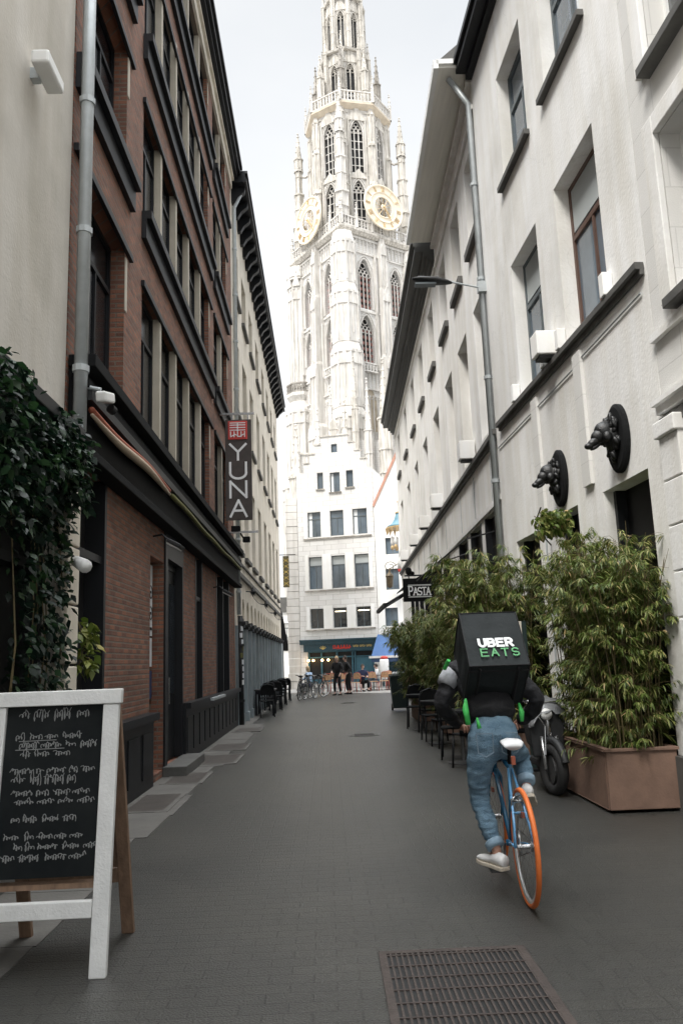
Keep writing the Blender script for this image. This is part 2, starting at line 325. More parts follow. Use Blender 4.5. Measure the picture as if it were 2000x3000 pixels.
def build(name,mb,m,parent=None,smooth=False,label=None,cat=None,group=None,kind=None,bevel=0,origin=None,flip=True):
    off=wloc(parent) if parent else Vector(origin or (0,0,0))
    me=bpy.data.meshes.new(name); me.from_pydata([tuple(Vector(v)-off) for v in mb.v],[],mb.f); me.update()
    bm=bmesh.new(); bm.from_mesh(me)
    bmesh.ops.remove_doubles(bm,verts=bm.verts,dist=1e-5)
    if flip: bmesh.ops.recalc_face_normals(bm,faces=bm.faces)
    bm.to_mesh(me); bm.free()
    me.materials.append(M[m] if isinstance(m,str) else m)
    if smooth: me.polygons.foreach_set('use_smooth',[True]*len(me.polygons))
    o=bpy.data.objects.new(name,me); COL.objects.link(o)
    if parent: o.parent=parent
    else: o.location=off
    if bevel:
        b=o.modifiers.new('b','BEVEL'); b.width=bevel; b.segments=2; b.limit_method='ANGLE'
    if label:o['label']=label
    if cat:o['category']=cat
    if group:o['group']=group
    if kind:o['kind']=kind
    return o
def multi(name,mbs,m,parent,**k):
    for b in mbs: build(name,b,m,parent,**k)
def dup(o,loc=None,rz=None,label=None):
    c=o.copy(); COL.objects.link(c)
    if loc is not None:c.location=loc
    if rz is not None:c.rotation_euler=(o.rotation_euler[0],o.rotation_euler[1],rz)
    if label:c['label']=label
    def rec(s,d):
        for ch in list(s.children):
            k=ch.copy(); COL.objects.link(k); k.parent=d; rec(ch,k)
    rec(o,c); return c

# ------------------------------------------------------------------ facade helpers
def wallmesh(fr,A0,A1,Z0,Z1,ops,rev=.25,back=6.,mb=None):
    mb=mb or MB()
    As=sorted(set([A0,A1]+[x for o in ops for x in o[:2]])); Zs=sorted(set([Z0,Z1]+[x for o in ops for x in o[2:4]]))
    for i in range(len(As)-1):
        for j in range(len(Zs)-1):
            a=(As[i]+As[i+1])/2; z=(Zs[j]+Zs[j+1])/2
            if any(o[0]<a<o[1] and o[2]<z<o[3] for o in ops): continue
            mb.quad(fr.p(As[i],0,Zs[j]),fr.p(As[i+1],0,Zs[j]),fr.p(As[i+1],0,Zs[j+1]),fr.p(As[i],0,Zs[j+1]))
    for a0,a1,z0,z1 in [o[:4] for o in ops]:
        c=[(a0,z0),(a1,z0),(a1,z1),(a0,z1)]
        for k in range(4):
            p,q=c[k],c[(k+1)%4]
            mb.quad(fr.p(p[0],0,p[1]),fr.p(q[0],0,q[1]),fr.p(q[0],-rev,q[1]),fr.p(p[0],-rev,p[1]))
    c=[(A0,Z0),(A1,Z0),(A1,Z1),(A0,Z1)]
    for k in range(4):
        p,q=c[k],c[(k+1)%4]
        mb.quad(fr.p(p[0],0,p[1]),fr.p(q[0],0,q[1]),fr.p(q[0],-back,q[1]),fr.p(p[0],-back,p[1]))
    mb.quad(*[fr.p(a,-rev,z) for a,z in c]); mb.quad(*[fr.p(a,-back,z) for a,z in c])
    return mb
def window(parent,fr,a0,a1,z0,z1,dep=.18,fm='winfr',gm='glass',mull=1,trans=.68,sill=None,sp=.08,sh=.09,blind=None,label=None,w=.05,sillover=.06):
    mb=MB(); d1=-dep; d0=-dep-.05
    mb.box(a0,a0+w,d0,d1,z0,z1,fr).box(a1-w,a1,d0,d1,z0,z1,fr).box(a0+w,a1-w,d0,d1,z0,z0+w,fr).box(a0+w,a1-w,d0,d1,z1-w,z1,fr)
    zt=z0+(z1-z0)*trans if trans else z1-w
    if trans: mb.box(a0+w,a1-w,d0,d1,zt-w*.6,zt+w*.6,fr)
    for k in range(mull):
        a=a0+(a1-a0)*(k+1)/(mull+1); mb.box(a-w*.45,a+w*.45,d0,d1-.004,z0+w,zt-w*.6,fr)
    wo=build('window',mb,fm,parent,label=label)
    g=MB().box(a0+.01,a1-.01,d0+.005,d0+.02,z0+.01,z1-.01,fr); build('glass',g,gm,wo)
    if blind:
        kind,frac=blind
        g=MB()
        if kind=='top': g.box(a0+w,a1-w,d0+.024,d0+.034,z1-(z1-z0)*frac,z1-w,fr); build('blind',g,'blind',wo)
        else:
            ww=(a1-a0)*frac; g.box(a0+w,a0+ww,d0+.024,d0+.03,z0+w,z1-w,fr); build('curtain_reflection',g,'curtain_reflection',wo)
    if sill:
        g=MB().box(a0-sillover,a1+sillover,-.02,sp,z0-sh,z0-.002,fr); build('sill',g,sill,wo,bevel=.008)
    return wo
# strokes for lettering, in a unit box
def arc(cx,cy,rx,ry,a,b,n=8): return [(cx+rx*math.cos(R(a+(b-a)*i/n)),cy+ry*math.sin(R(a+(b-a)*i/n))) for i in range(n+1)]
GL={'A':[[(0,0),(.5,1),(1,0)],[(.2,.36),(.8,.36)]],
'B':[[(0,0),(0,1),(.55,1)]+arc(.55,.76,.35,.24,90,-90)+[(0,.52)],[(.55,.52)]+arc(.6,.26,.36,.26,90,-90)+[(0,0)]],
'E':[[(1,1),(0,1),(0,0),(1,0)],[(0,.52),(.85,.52)]],
'R':[[(0,0),(0,1),(.58,1)]+arc(.58,.74,.36,.26,90,-90)+[(0,.48)],[(.5,.48),(1,0)]],
'S':[arc(.5,.74,.46,.26,30,270,12)+arc(.5,.25,.46,.25,90,-150,12)],
'T':[[(0,1),(1,1)],[(.5,1),(.5,0)]],
'U':[[(0,1),(0,.35)]+arc(.5,.35,.5,.35,180,360,10)+[(1,1)]],
'P':[[(0,0),(0,1),(.58,1)]+arc(.58,.73,.36,.27,90,-90)+[(0,.46)]],
'Y':[[(0,1),(.5,.5),(1,1)],[(.5,.5),(.5,0)]],
'N':[[(0,0),(0,1),(1,0),(1,1)]],
'H':[[(0,0),(0,1)],[(1,0),(1,1)],[(0,.5),(1,.5)]],'L':[[(0,1),(0,0),(1,0)]],'M':[[(0,0),(0,1),(.5,.4),(1,1),(1,0)]],'I':[[(.5,0),(.5,1)]],
'O':[arc(.5,.5,.5,.5,0,360,16)],'C':[arc(.5,.5,.5,.5,50,310,12)],'D':[[(0,0),(0,1),(.4,1)]+arc(.4,.5,.55,.5,90,-90)+[(0,0)]],
'G':[arc(.5,.5,.5,.5,50,350,12)+[(.55,.45)]],'F':[[(1,1),(0,1),(0,0)],[(0,.52),(.8,.52)]],'K':[[(0,0),(0,1)],[(0,.4),(1,1)],[(.3,.6),(1,0)]],' ':[]}
SQ=[0]
def stroke(mb,pts,w,T,th=.006):
    for (x0,y0),(x1,y1) in zip(pts,pts[1:]):
        SQ[0]=(SQ[0]+1)%9; zo=SQ[0]*th*.11
        d=Vector((x1-x0,y1-y0)); l=d.length
        if l<1e-7: continue
        d/=l; nn=Vector((-d.y,d.x))*w/2; e=d*w*.42
        c=[(x0-e.x-nn.x,y0-e.y-nn.y),(x1+e.x-nn.x,y1+e.y-nn.y),(x1+e.x+nn.x,y1+e.y+nn.y),(x0-e.x+nn.x,y0-e.y+nn.y)]
        P=[T(x,y,0) for x,y in c]+[T(x,y,th+zo) for x,y in c]
        mb.add(P,[(3,2,1,0),(4,5,6,7),(0,1,5,4),(1,2,6,5),(2,3,7,6),(3,0,4,7)])
def word(mb,s,x,y,cw,ch,gap,w,T,th=.006,serif=False):
    for i,c in enumerate(s):
        for p in GL[c]: stroke(mb,[(x+a*cw,y+b*ch) for a,b in p],w,T,th)
        if serif:
            for sx,sy in {'P':[(0,0),(-.02,1)],'A':[(0,0),(1,0)],'T':[(.5,0)],'S':[]}[c]: stroke(mb,[(x+(sx-.22)*cw,y+sy*ch),(x+(sx+.22)*cw,y+sy*ch)],w*.6,T,th)
        x+=cw+gap
    return mb
# ================================================================== SETTING: ground
g=MB().quad((-600,-600,-.008),(600,-600,-.008),(600,900,-.008),(-600,900,-.008)); build('ground',g,'plaza',kind='structure')
g=MB()
g.quad((-2.33,-6,0),(3.9,-6,0),(3.62,37,0),(-2.33,42.6,0)); build('street',g,'asphalt',kind='structure')
# strip of stone flags along the left wall
g=MB()
yy=-1.
rs=random.Random(3)
while yy<42:
    l=rs.uniform(.7,1.5)
    if yy<21: g.box(-2.33,-1.72+rs.uniform(-.05,.1),yy+.006,yy+l-.006,-.02,.004+rs.uniform(0,.004))
    else: g.box(-2.33,-1.95,yy+.006,yy+l-.006,-.02,.005)
    yy+=l
build('pavement_strip',g,'slab',kind='structure')
# ================================================================== LEFT SIDE
LW=Fr((-2.33,0,0),(0,1,0),(1,0,0))
# ---- building A: beige plaster house nearest on the left
A=root('plaster_house','beige plastered house nearest on the left, with a dark ivy-hung shopfront','building',(-2.33,3,0))
ops=[(1.2,2.4,4.6,6.6),(4.0,7.02,.35,3.2),(-1.5,3.4,.35,3.2)]
build('wall',wallmesh(LW,-4,7.14,0,11.5,ops,.3,6),'beige',A)
window(A,LW,1.2,2.4,4.6,6.6,sill='sill',fm='winw')
mb=MB().box(-1.5,3.4,-.28,-.2,.35,3.2,LW); build('shop_window',mb,'dark',A)
sf=build('shop_window',MB().box(4.0,7.02,-.29,-.24,.35,3.2,LW),'dark',A)
mb=MB().box(4.0,4.08,-.24,-.1,.35,3.2,LW).box(5.4,5.5,-.24,-.1,.35,3.2,LW).box(6.94,7.02,-.24,-.1,.35,3.2,LW).box(4.08,6.94,-.24,-.1,2.35,2.43,LW).box(4.08,6.94,-.24,-.06,.35,.45,LW)
build('frame',mb,'black',sf)
build('plinth',MB().box(-4,6.95,.0,.05,0,.34,LW),'sill',A)
build('fascia_board',MB().box(-4,7.0,.004,.16,3.22,3.62,LW).box(-4,7.0,.16,.24,3.5,3.62,LW),'black',A,bevel=.01)
mb=MB()
for k in range(6): mb.box(7.0,7.32,.003,.12,.0+k*.52,.5+k*.52,LW)
build('pilaster',mb,'cream',A,bevel=.012)
def pipe(name,label,pts,r,m='zinc',clips=1.4,group=None):
    mb=MB().tube(pts,r,10); z=pts[-1][2]+.6
    p=root(name,label,'drainpipe',pts[-1],group)
    build('pipe',mb,m,p,smooth=True)
    x,y,z0=pts[-1]; zt=pts[0][2] if len(pts)==2 else pts[1][2]
    while z<zt-.2: build('clip_ring',MB().cyl((x,y,z-.03),(x,y,z+.03),r*1.28,n=10),m,p); z+=clips
    return p
pipe('drainpipe','grey zinc drainpipe between the beige plaster house and the brick building',[(-2.2,7.18,11.4),(-2.2,7.18,3.66)],.062)
# wall vent lamp
t=root('wall_lamp','small white floodlight high on the beige plaster wall','wall lamp',(-2.33,6.1,6.4))
build('housing',MB().box(-2.27,-2.12,5.86,6.26,6.42,6.54),'winw',t,bevel=.02); build('bracket',MB().box(-2.33,-2.26,6.02,6.1,6.4,6.5),'zinc',t)
t=root('wall_lamp','small white lamp on the stone pilaster beside the ivy','wall lamp',(-2.2,7.2,2.4))
build('lamp_head',MB().cyl((-2.16,7.05,2.44),(-2.02,6.85,2.37),.05,.06,10),'winw',t,smooth=True); build('bracket',MB().cyl((-2.22,7.1,2.5),(-2.14,7.04,2.44),.018,n=8),'black',t)

# ---- building B: brick warehouse
B=root('brick_building','dark red brick building with long bands of black windows and a black shopfront','building',(-2.33,14,0))
F4=[(4.5,6.6),(7.68,9.4),(10.4,12.4),(13.15,14.82)]
bays=[(7.45,9.25)]+[(10.18,11.32),(11.44,12.57),(12.69,13.82),(13.94,15.19),(15.31,16.5)]+[(17.32,18.5),(18.62,19.75)]
groups=[(7.45,9.25),(10.18,16.5),(17.32,19.75)]
ops=[(a0,a1,z0,z1) for z0,z1 in F4 for a0,a1 in groups]
shop=[(7.5,8.62,.1,3.5),(10.85,11.75,.1,3.0),(11.95,13.3,.1,3.5),(14.6,15.45,.85,3.5),(17.4,19.7,.85,3.5)]
build('wall',wallmesh(LW,7.18,20.95,0,15.0,ops+shop,.26,7),'brick',B)
for z0,z1 in F4:
    for i,(a0,a1) in enumerate(bays):
        w=window(B,LW,a0,a1,z0,z1,dep=.17 if i==0 else .09,fm='black',gm='glassd',mull=1 if i else 2,trans=.72,blind=('side',.3) if (i==0 or rs.random()<.12) else None)  # first-bay white side panel stands in for sky reflected in the glass
for z0,z1 in F4:
    for a in (11.38,12.63,13.88,15.25,18.56): build('mullion',MB().box(a-.058,a+.058,-.25,.012,z0+.002,z1-.002,LW),'mull',B)
    for a in (9.25,16.5,19.75): build('jamb_stone',MB().box(a+.002,a+.09,-.03,.012,z0+(z1-z0)*.62,z1-.1,LW),'mull',B)
mb=MB()
for zb in (7.25,10.02,12.78):
    for a0,a1 in ((7.2,9.5),(10.12,16.95),(17.25,20.0)):
        mb.box(a0,a1,.003,.14,zb+.28,zb+.40,LW).box(a0,a1,.003,.07,zb,zb+.28,LW).box(a0,a1,.003,.05,zb-.7,zb-.62,LW)
build('sill_bands',mb,'black',B)
mb=MB().box(7.2,20.95,.003,.06,14.84,15.2,LW).box(7.2,20.95,.06,.12,15.1,15.2,LW); build('frieze',mb,'cream',B)
mb=MB().box(7.15,21.0,-.3,.22,15.2,15.3,LW).box(7.15,21.0,-.3,.3,15.3,15.46,LW).box(7.15,21.03,-.3,.36,15.46,15.58,LW); build('cornice',mb,'black',B,bevel=.01)
# shopfront
mb=MB().box(7.22,20.93,.005,.13,3.52,4.3,LW).box(7.2,20.95,.005,.26,4.3,4.42,LW).box(7.22,20.93,.13,.2,4.1,4.18,LW).box(7.2,20.95,.005,.2,3.46,3.55,LW)
build('fascia',mb,'blackm',B,bevel=.008)
for a0,a1 in((7.2,7.5),(8.62,10.85),(13.3,20.95)):
    mb=MB(); mb.box(a0,a1,.004,.06,0,.84,LW).box(a0,a1,.004,.14,.84,.93,LW)
    n=max(1,int((a1-a0)/.6))
    for k in range(n): mb.box(a0+(a1-a0)*(k+.12)/n,a0+(a1-a0)*(k+.88)/n,.06,.075,.16,.7,LW)
    build('plinth',mb,'black',B)
build('doorstep',MB().box(11.7,13.4,.004,.34,0,.14,LW),'sill',B,bevel=.01)
d=build('door',MB().box(11.97,12.62,-.17,-.11,.12,3.0,LW).box(12.64,13.28,-.17,-.11,.12,3.0,LW).box(11.97,13.28,-.17,-.09,3.0,3.1,LW),'black',B)
build('door_surround',MB().box(13.2,13.298,-.11,.02,.12,3.5,LW).box(11.76,11.94,-.2,.03,.1,3.5,LW).box(11.94,13.2,-.14,.02,3.1,3.5,LW),'black',B); build('handle',MB().cyl((-2.33-.07,12.55,.95),(-2.33-.07,12.55,1.35),.014),'steel',d); build('glass',MB().box(12.06,12.54,-.108,-.102,1.1,2.8,LW).box(12.72,13.15,-.108,-.102,1.1,2.8,LW),'glass',d)
build('side_window',MB().box(10.86,11.74,-.25,-.2,.1,3.0,LW).box(10.86,11.74,-.24,-.17,1.0,1.06,LW),'glass',B)
w=build('shop_window',MB().box(7.5,8.62,-.25,-.2,.1,3.5,LW),'dark',B); build('frame',MB().box(7.5,7.58,-.2,.01,.1,3.5,LW).box(8.54,8.62,-.2,.01,.1,3.5,LW).box(7.58,8.54,-.2,-.02,2.6,2.68,LW),'black',w)
w=build('shop_window',MB().box(14.6,15.45,-.14,-.1,.9,3.5,LW),'glass',B); build('frame',MB().box(14.6,14.7,-.1,.01,.9,3.5,LW).box(15.35,15.45,-.1,.01,.9,3.5,LW).box(14.7,15.35,-.1,-.02,2.7,2.77,LW),'black',w)
w=build('shop_window',MB().box(17.4,19.7,-.14,-.1,.9,3.5,LW),'glass',B); build('frame',MB().box(17.4,17.5,-.1,.01,.9,3.5,LW).box(18.5,18.58,-.1,.01,.9,3.5,LW).box(19.6,19.7,-.1,.01,.9,3.5,LW),'black',w)
build('window_sill',MB().box(15.5,17.35,.142,.2,.86,.91,LW),'zinc',B)
# things on the brick building
def poster(a0,a1,z0,z1,m,label):
    o=build('poster',MB().box(a0,a1,-.165,-.157,z0,z1,LW),m,None,label=label,cat='poster',origin=LW.p((a0+a1)/2,-.16,z0)); return o
t=root('hanging_banner','tall white banner with dark scrollwork in the narrow shop window','banner',(-2.5,11.3,1.9))
build('cloth',MB().box(11.2,11.72,-.165,-.155,1.95,2.96,LW),'poster',t)
mb=MB()
for zc in (2.55,2.25):
    pts=[]
    for i in range(26): a=i*.36; r=.012+.0045*i; pts.append(LW.p(11.6+math.cos(a)*r,-.15,zc+math.sin(a)*r))
    mb.tube(pts,.006,5)
mb.box(11.44,11.68,-.154,-.148,2.03,2.07,LW)
build('scrollwork',mb,'blackm',t)
poster(11.2,11.72,1.52,1.92,'poster','white poster with a red corner in the narrow shop window')
build('red_corner',MB().box(11.42,11.5,-.156,-.151,1.84,1.92,LW),'redl',bpy.data.objects['poster'])
poster(11.2,11.72,1.08,1.46,'posterb','dark blue poster lowest in the narrow shop window')
t=root('rolled_awning','rolled shop awning with orange edge and cream and olive cloth, under the black fascia','awning',(-2.2,11,3.9))
ba=[]
mb=MB()
def sag(a): return .02*math.sin(a*2.1)+.03*math.sin(a*.7)
pts=[LW.p(7.3+.2*i,.2,3.925+sag(7.3+.2*i)) for i in range(20)]; build('orange_edge',MB().tube(pts,[.03+.008*math.sin(PI*i/19) for i in range(20)],8),'awno',t,smooth=True)
pts=[LW.p(7.3+.2*i,.21,3.872+sag(7.3+.2*i)) for i in range(20)]; build('cream_cloth',MB().tube(pts,[.018+.03*math.sin(PI*i/19) for i in range(20)],8),'awnc',t,smooth=True)
pts=[LW.p(11.3+.3*i,.2,3.9+.5*sag(11.3+.3*i)) for i in range(32)]; build('olive_cloth',MB().tube(pts,.035,8),'awng',t,smooth=True)
build('roller_box',MB().box(7.25,20.9,.135,.22,3.985,4.08,LW),'dgrey',t)
t=root('security_camera','white security camera on the corner of the black fascia','camera',(-2.1,7.25,4.05))
build('housing',MB().obox((-2.0,7.3,4.02),.1,.34,.1,Matrix.Rotation(R(15),3,'X').to_quaternion()),'winw',t,bevel=.02); build('lens',MB().cyl((-2.0,7.47,3.97),(-1.98,7.52,3.955),.045,n=12),'dark',t); build('bracket',MB().cyl((-2.2,7.25,4.12),(-2.03,7.25,4.08),.02,n=8),'zinc',t)
def spot(y,z,rz,label):
    t=root('spotlight',label,'spotlight',(-2.33,y,z),'floodlights along the brick shopfront')
    build('arm',MB().tube([(-2.33,y,z+.12),(-2.2,y,z+.14),(-2.1,y,z+.05)],.014,6),'black',t)
    build('lamp_head',MB().obox((-2.02,y+.02,z),.2,.34,.05,Matrix.Rotation(R(28),3,'Y').to_quaternion()),'dgrey',t,bevel=.01)
    build('lens',MB().obox((-2.045,y+.02,z-.034),.17,.3,.012,Matrix.Rotation(R(28),3,'Y').to_quaternion()),'winw',t)
spot(11.0,3.16,0,'black floodlight above the narrow shop window of the brick building')
spot(17.0,3.0,0,'black floodlight with pale glass near the far end of the brick shopfront')
# hanging sign: sits across the street, faces the viewer
t=root('hanging_sign','tall brown hanging sign reading YUNA under a red seal','sign',(-2.33,18,4.6))
build('panel',MB().box(-2.17,-1.57,17.97,18.03,4.72,7.08),'signbr',t,bevel=.006)
build('bracket',MB().box(-2.33,-1.5,17.98,18.02,7.2,7.25).box(-2.02,-1.99,17.985,18.015,7.08,7.2).box(-1.66,-1.63,17.985,18.015,7.08,7.2),'steel',t)
build('bracket',MB().box(-2.33,-1.45,17.98,18.02,4.42,4.47).box(-2.33,-2.25,17.9,18.1,4.3,4.55),'steel',t)
T=lambda x,y,z:Vector((x,17.965-z,y))
mb=MB()
for c,z in zip('YUNA',(6.12,5.68,5.24,4.8)): word(mb,c,-2.06,z,.36,.37,0,.052,T)
build('lettering',mb,'ltwhite',t)
s=build('seal',MB().box(-2.1,-1.66,17.95,17.966,6.6,7.04),'signred',t,bevel=.01)
mb=MB(); T2=lambda x,y,z:Vector((x,17.945-z,y))
for x in(-2.04,-1.96,-1.88,-1.80,-1.72): stroke(mb,[(x,6.66),(x,6.78)],.022,T2)
for z in(6.82,6.88,6.94,6.99): stroke(mb,[(-2.05,z),(-1.71,z)],.02,T2)
stroke(mb,[(-1.88,6.99),(-1.88,6.8)],.022,T2); stroke(mb,[(-2.04,6.66),(-1.94,6.72),(-1.84,6.66),(-1.74,6.72)],.02,T2)
build('seal_marks',mb,'ltwhite',s)
mb=MB().obox((-1.95,18.0,4.52),.2,.16,.12).obox((-1.72,18.05,4.28),.16,.14,.12).cyl((-1.85,18,4.42),(-1.78,18.02,4.3),.02); build('floodlight',mb,'blackm',t,bevel=.01)

# ---- building C: beige building with bracketed dark cornice
Cb=root('stone_building','pale beige building with bracketed black cornice beyond the brick one','building',(-2.33,31,0))
cols=[22.2,24.55,26.98,29.65,32.5,35.1,37.7,40.3]
ops=[(c-.68,c+.68,z0,z1) for c in cols for z0,z1 in((4.62,7.13),(8.55,10.75),(12.05,13.65))]
ac=[21.9+1.32*k for k in range(15)]
ops+=[(c-.33,c+.33,2.75,3.35) for c in ac]
build('wall',wallmesh(LW,21.0,42.6,0,15.3,ops,.34,8),'cream',Cb)
for c in cols:
    for j,(z0,z1) in enumerate(((4.62,7.13),(8.55,10.75),(12.05,13.65))):
        window(Cb,LW,c-.68,c+.68,z0,z1,dep=.26,fm='winw',mull=1,sill='sill',sp=.1,sh=.12)
mb=MB()
for c in ac:
    for s_ in(-1,1):
        mb.prism([(c+s_*.33,3.35),(c+s_*.33,3.05)]+[(c+s_*.33*math.cos(a),3.05+.3*math.sin(a)) for a in[R(x) for x in(15,30,45,60,75,90)]]+[(c,3.352)],-.3,-.004,LW)
build('arch_heads',mb,'cream',Cb)
mb=MB().box(21.0,42.6,.003,.08,3.86,3.98,LW).box(21,42.6,.003,.05,4.25,4.3,LW); build('string_course',mb,'cornice',Cb)
g=root('x','x','x'); bpy.data.objects.remove(g)
mb=MB().box(21.0,42.6,.004,.08,0,2.5,LW)
build('shopfront_panel',mb,'greyblue',Cb)
for c in [a-.66 for a in ac]:
    mb=MB().box(c-.13,c+.13,.08,.16,0,2.45,LW).box(c-.16,c+.16,.08,.2,0,.25,LW); p=build('pilaster',mb,'greyblue',Cb,bevel=.006)
    build('capital',MB().box(c-.17,c+.17,.082,.22,2.45,2.52,LW).box(c-.21,c+.21,.082,.27,2.52,2.6,LW).box(c-.15,c+.15,.082,.2,2.6,2.68,LW),'dgrey',p)
mb=MB().box(21.0,42.65,-.1,.47,15.1,15.2,LW).box(21.0,42.65,-.1,.43,15.2,15.36,LW).box(21.0,42.7,-.1,.5,15.36,15.44,LW); co=build('cornice',mb,'black',Cb)
for k in range(27):
    a=21.35+.8*k
    build('bracket',MB().prism([(0,15.09),(0,14.62),(.1,14.62),(.2,14.8),(.38,14.95),(.4,15.09)],-.09,.09,Fr((-2.328,a,0),(1,0,0),(0,1,0))),'black',co)
build('roof',MB().prism([(-.1,15.44),(-5,18.6),(-8,15.44)],21.0,42.6,Fr((-2.33,0,0),(1,0,0),(0,1,0))),'sill',Cb)
pipe('drainpipe','zinc drainpipe at the near edge of the beige stone building',[(-2.05,21.35,14.95),(-2.26,21.35,14.5),(-2.26,21.35,2.8)],.055)
pipe('drainpipe','sticker-covered dark lower drainpipe beside the grey blue shopfront',[(-2.2,21.1,2.75),(-2.2,21.1,0)],.07,'dgrey')
pr=bpy.data.objects.get('drainpipe.002') or bpy.data.objects['drainpipe']
rs2=random.Random(5)
for i in range(9):
    z=1.0+i*.17; a=rs2.uniform(-100,-40)
    mb=MB(); 
    for k in range(4):
        a0=R(a+k*14); a1=R(a+k*14+14); r=.0735
        mb.quad(*[(-2.2+r*math.cos(q),21.1+r*math.sin(q),zz) for q,zz in((a0,z),(a1,z),(a1,z+.12),(a0,z+.12))])
    build('sticker',mb,rs2.choice(['poster','poster','ltwhite','awng']),pr)
for k,(y,z) in enumerate([(24.04,3.62),(29.37,3.62),(34.61,3.62),(40.1,3.64)]):
    t=root('wall_lantern','dark star-shaped lantern on the beige building, number by distance along the cable','wall lantern',(-2.33,y,z))
    t['label']=['nearest of the dark star-shaped lanterns on the beige building','second nearest dark star-shaped lantern on the beige building','third dark star-shaped lantern along the beige building','farthest of the dark star-shaped lanterns on the beige building'][k]; t['group']='lanterns along the beige building'
    mb=MB()
    for i in range(8):
        a=i*PI/4; mb.cyl((-2.12,y,z),(-2.12+.16*math.cos(a)*.4,y+.16*math.cos(a),z+.16*math.sin(a)),.035,.004,6)
    mb.ball((-2.12,y,z),.07); build('star',mb,'black',t); build('arm',MB().cyl((-2.33,y,z+.02),(-2.15,y,z),.015),'black',t)
mb=MB()
for (y0,y1) in((24.04,29.37),(29.37,34.61),(34.61,40.1)):
    mb.tube([(-2.2,y0+(y1-y0)*i/10,3.6-.10*math.sin(PI*i/10)) for i in range(11)],.008,5)
build('cable',mb,'black',None,label='thin black cable strung between the star-shaped lanterns',cat='cable',origin=(-2.2,24,3.6))
# ================================================================== RIGHT SIDE
def wf(x0,y0,m): return Fr((x0,y0,0),(m,1,0),(-1,m,0))
NR=wf(3.445,6.0,-.045)   # a = Y-6
ya=lambda y:y-6
# ---- building K: nearest on the right with stone frames
K=root('framed_house','pale stone house nearest on the right with heavy window frames','building',(3.5,5,0))
ops=[(-3.6,-2.2,4.75,6.55),(-3.6,-2.2,8.2,10.3),(-.4,1.0,4.75,6.45),(-.4,1.0,7.2,10.0),(-.5,1.0,.5,3.3),(-3.6,-1.6,.5,3.3)]
build('wall',wallmesh(NR,-8,1.55,0,13.5,ops,.3,6),'gbrick',K)
for o in ops[:4]: window(K,NR,*o,dep=.2,fm='winw',mull=1,sill='sill',sp=.14,sh=.1)
for o in ops[4:]: window(K,NR,*o,dep=.22,fm='dgrey',gm='glass',mull=0,trans=.75)
mb=MB()
for a0,a1,z0,z1 in ops[:4]:
    mb.box(a0-.22,a0-.002,.003,.07,z0,z1+.2,NR).box(a1+.002,a1+.22,.003,.07,z0,z1+.2,NR).box(a0,a1,.003,.07,z1+.002,z1+.2,NR)
build('window_surrounds',mb,'lgrey',K,bevel=.01)
mb=MB().box(-8,1.55,.003,.07,3.76,3.84,NR).box(-8,1.55,.003,.12,3.84,3.89,NR).box(-8,1.54,.003,.06,4.5,4.58,NR); build('ledge',mb,'lgrey',K)
build('ledge_painted_shadow',MB().box(-8,1.54,.003,.05,3.6,3.72,NR),'sill',K)  # dark strip painted in as the shade under the ledge
mb=MB()
for k in range(7): mb.box(1.12,1.5,.003,.1,.5+k*.43,.92+k*.43,NR)
mb.box(1.1,1.52,.003,.14,3.5,3.66,NR); build('pilaster',mb,'lgrey',K,bevel=.012)
build('plinth',MB().box(-8,1.56,.003,.12,0,.5,NR),'black',K,bevel=.01)
# ---- building I: render house with two animal heads
I=root('rendered_house','light grey rendered house with two black animal heads over its doors','building',(3.3,10,0))
yb=1.95
w1=[(ya(8.5),ya(9.9)),(ya(10.72),ya(12.05))]
ops=[(a0,a1,5.48,7.68) for a0,a1 in w1]+[(a0,a1,9.18,11.1) for a0,a1 in w1]+[(ya(8.0),ya(9.2),.3,3.34),(ya(10.05),ya(10.95),.3,3.36),(ya(11.7),ya(12.9),.3,3.3)]
build('wall',wallmesh(NR,1.56,7.62,0,12.35,ops,.32,7),'lgrey',I)
for j,o in enumerate(ops[:4]): window(I,NR,*o,dep=.2,fm='winbr' if j in(0,) else 'winfr',gm='glassb',mull=1,trans=.66,sill=None,blind=('top',.3) if j<2 else ('side',.4),w=.06)
for o in ops[4:]:
    w=build('door',MB().box(o[0],o[1],-.3,-.24,o[2],o[3],NR),'dark',I); build('door_frame',MB().box(o[0],o[0]+.07,-.24,-.12,o[2],o[3],NR).box(o[1]-.07,o[1],-.24,-.12,o[2],o[3],NR).box(o[0]+.07,o[1]-.07,-.24,-.12,2.5,2.57,NR),'black',w)
mb=MB().box(1.6,7.3,.003,.1,5.34,5.42,NR).box(1.6,7.3,.003,.05,5.28,5.34,NR); build('ledge',mb,'sill',I,bevel=.006)
multi('sill',[MB().box(a0-.1,a1+.12,.003,.09,9.06,9.14,NR) for a0,a1 in w1],'sill',I)
mb=MB()
for a0,a1 in w1:
    for x in(a0-.14,a1+.02): build('sill_block',MB().box(x,x+.12,.003,.12,5.424,5.70,NR),'white',I,bevel=.01)
mb=MB().box(1.5,7.55,-.2,.12,12.3,12.42,NR).box(1.5,7.55,-.2,.3,12.42,12.56,NR).box(1.5,7.6,-.2,.36,12.56,12.66,NR); build('cornice',mb,'black',I)
build('roof',MB().prism([(.1,12.66),(-2.8,15.4),(-6.5,12.66)],1.5,7.55,Fr(NR.o,NR.n,NR.u)),'sill',I)
multi('plinth',[MB().box(a,b,.003,.08,0,.5,NR) for a,b in((1.6,ya(8.0)-.02),(ya(9.2)+.02,ya(10.05)-.02),(ya(10.95)+.02,ya(11.7)-.02))],'sill',I)
multi('flat_pilaster',[MB().box(a-.13,a+.13,.003,.05,3.5,5.2,NR) for a in(ya(9.55),ya(11.35))],'gbrick',I)
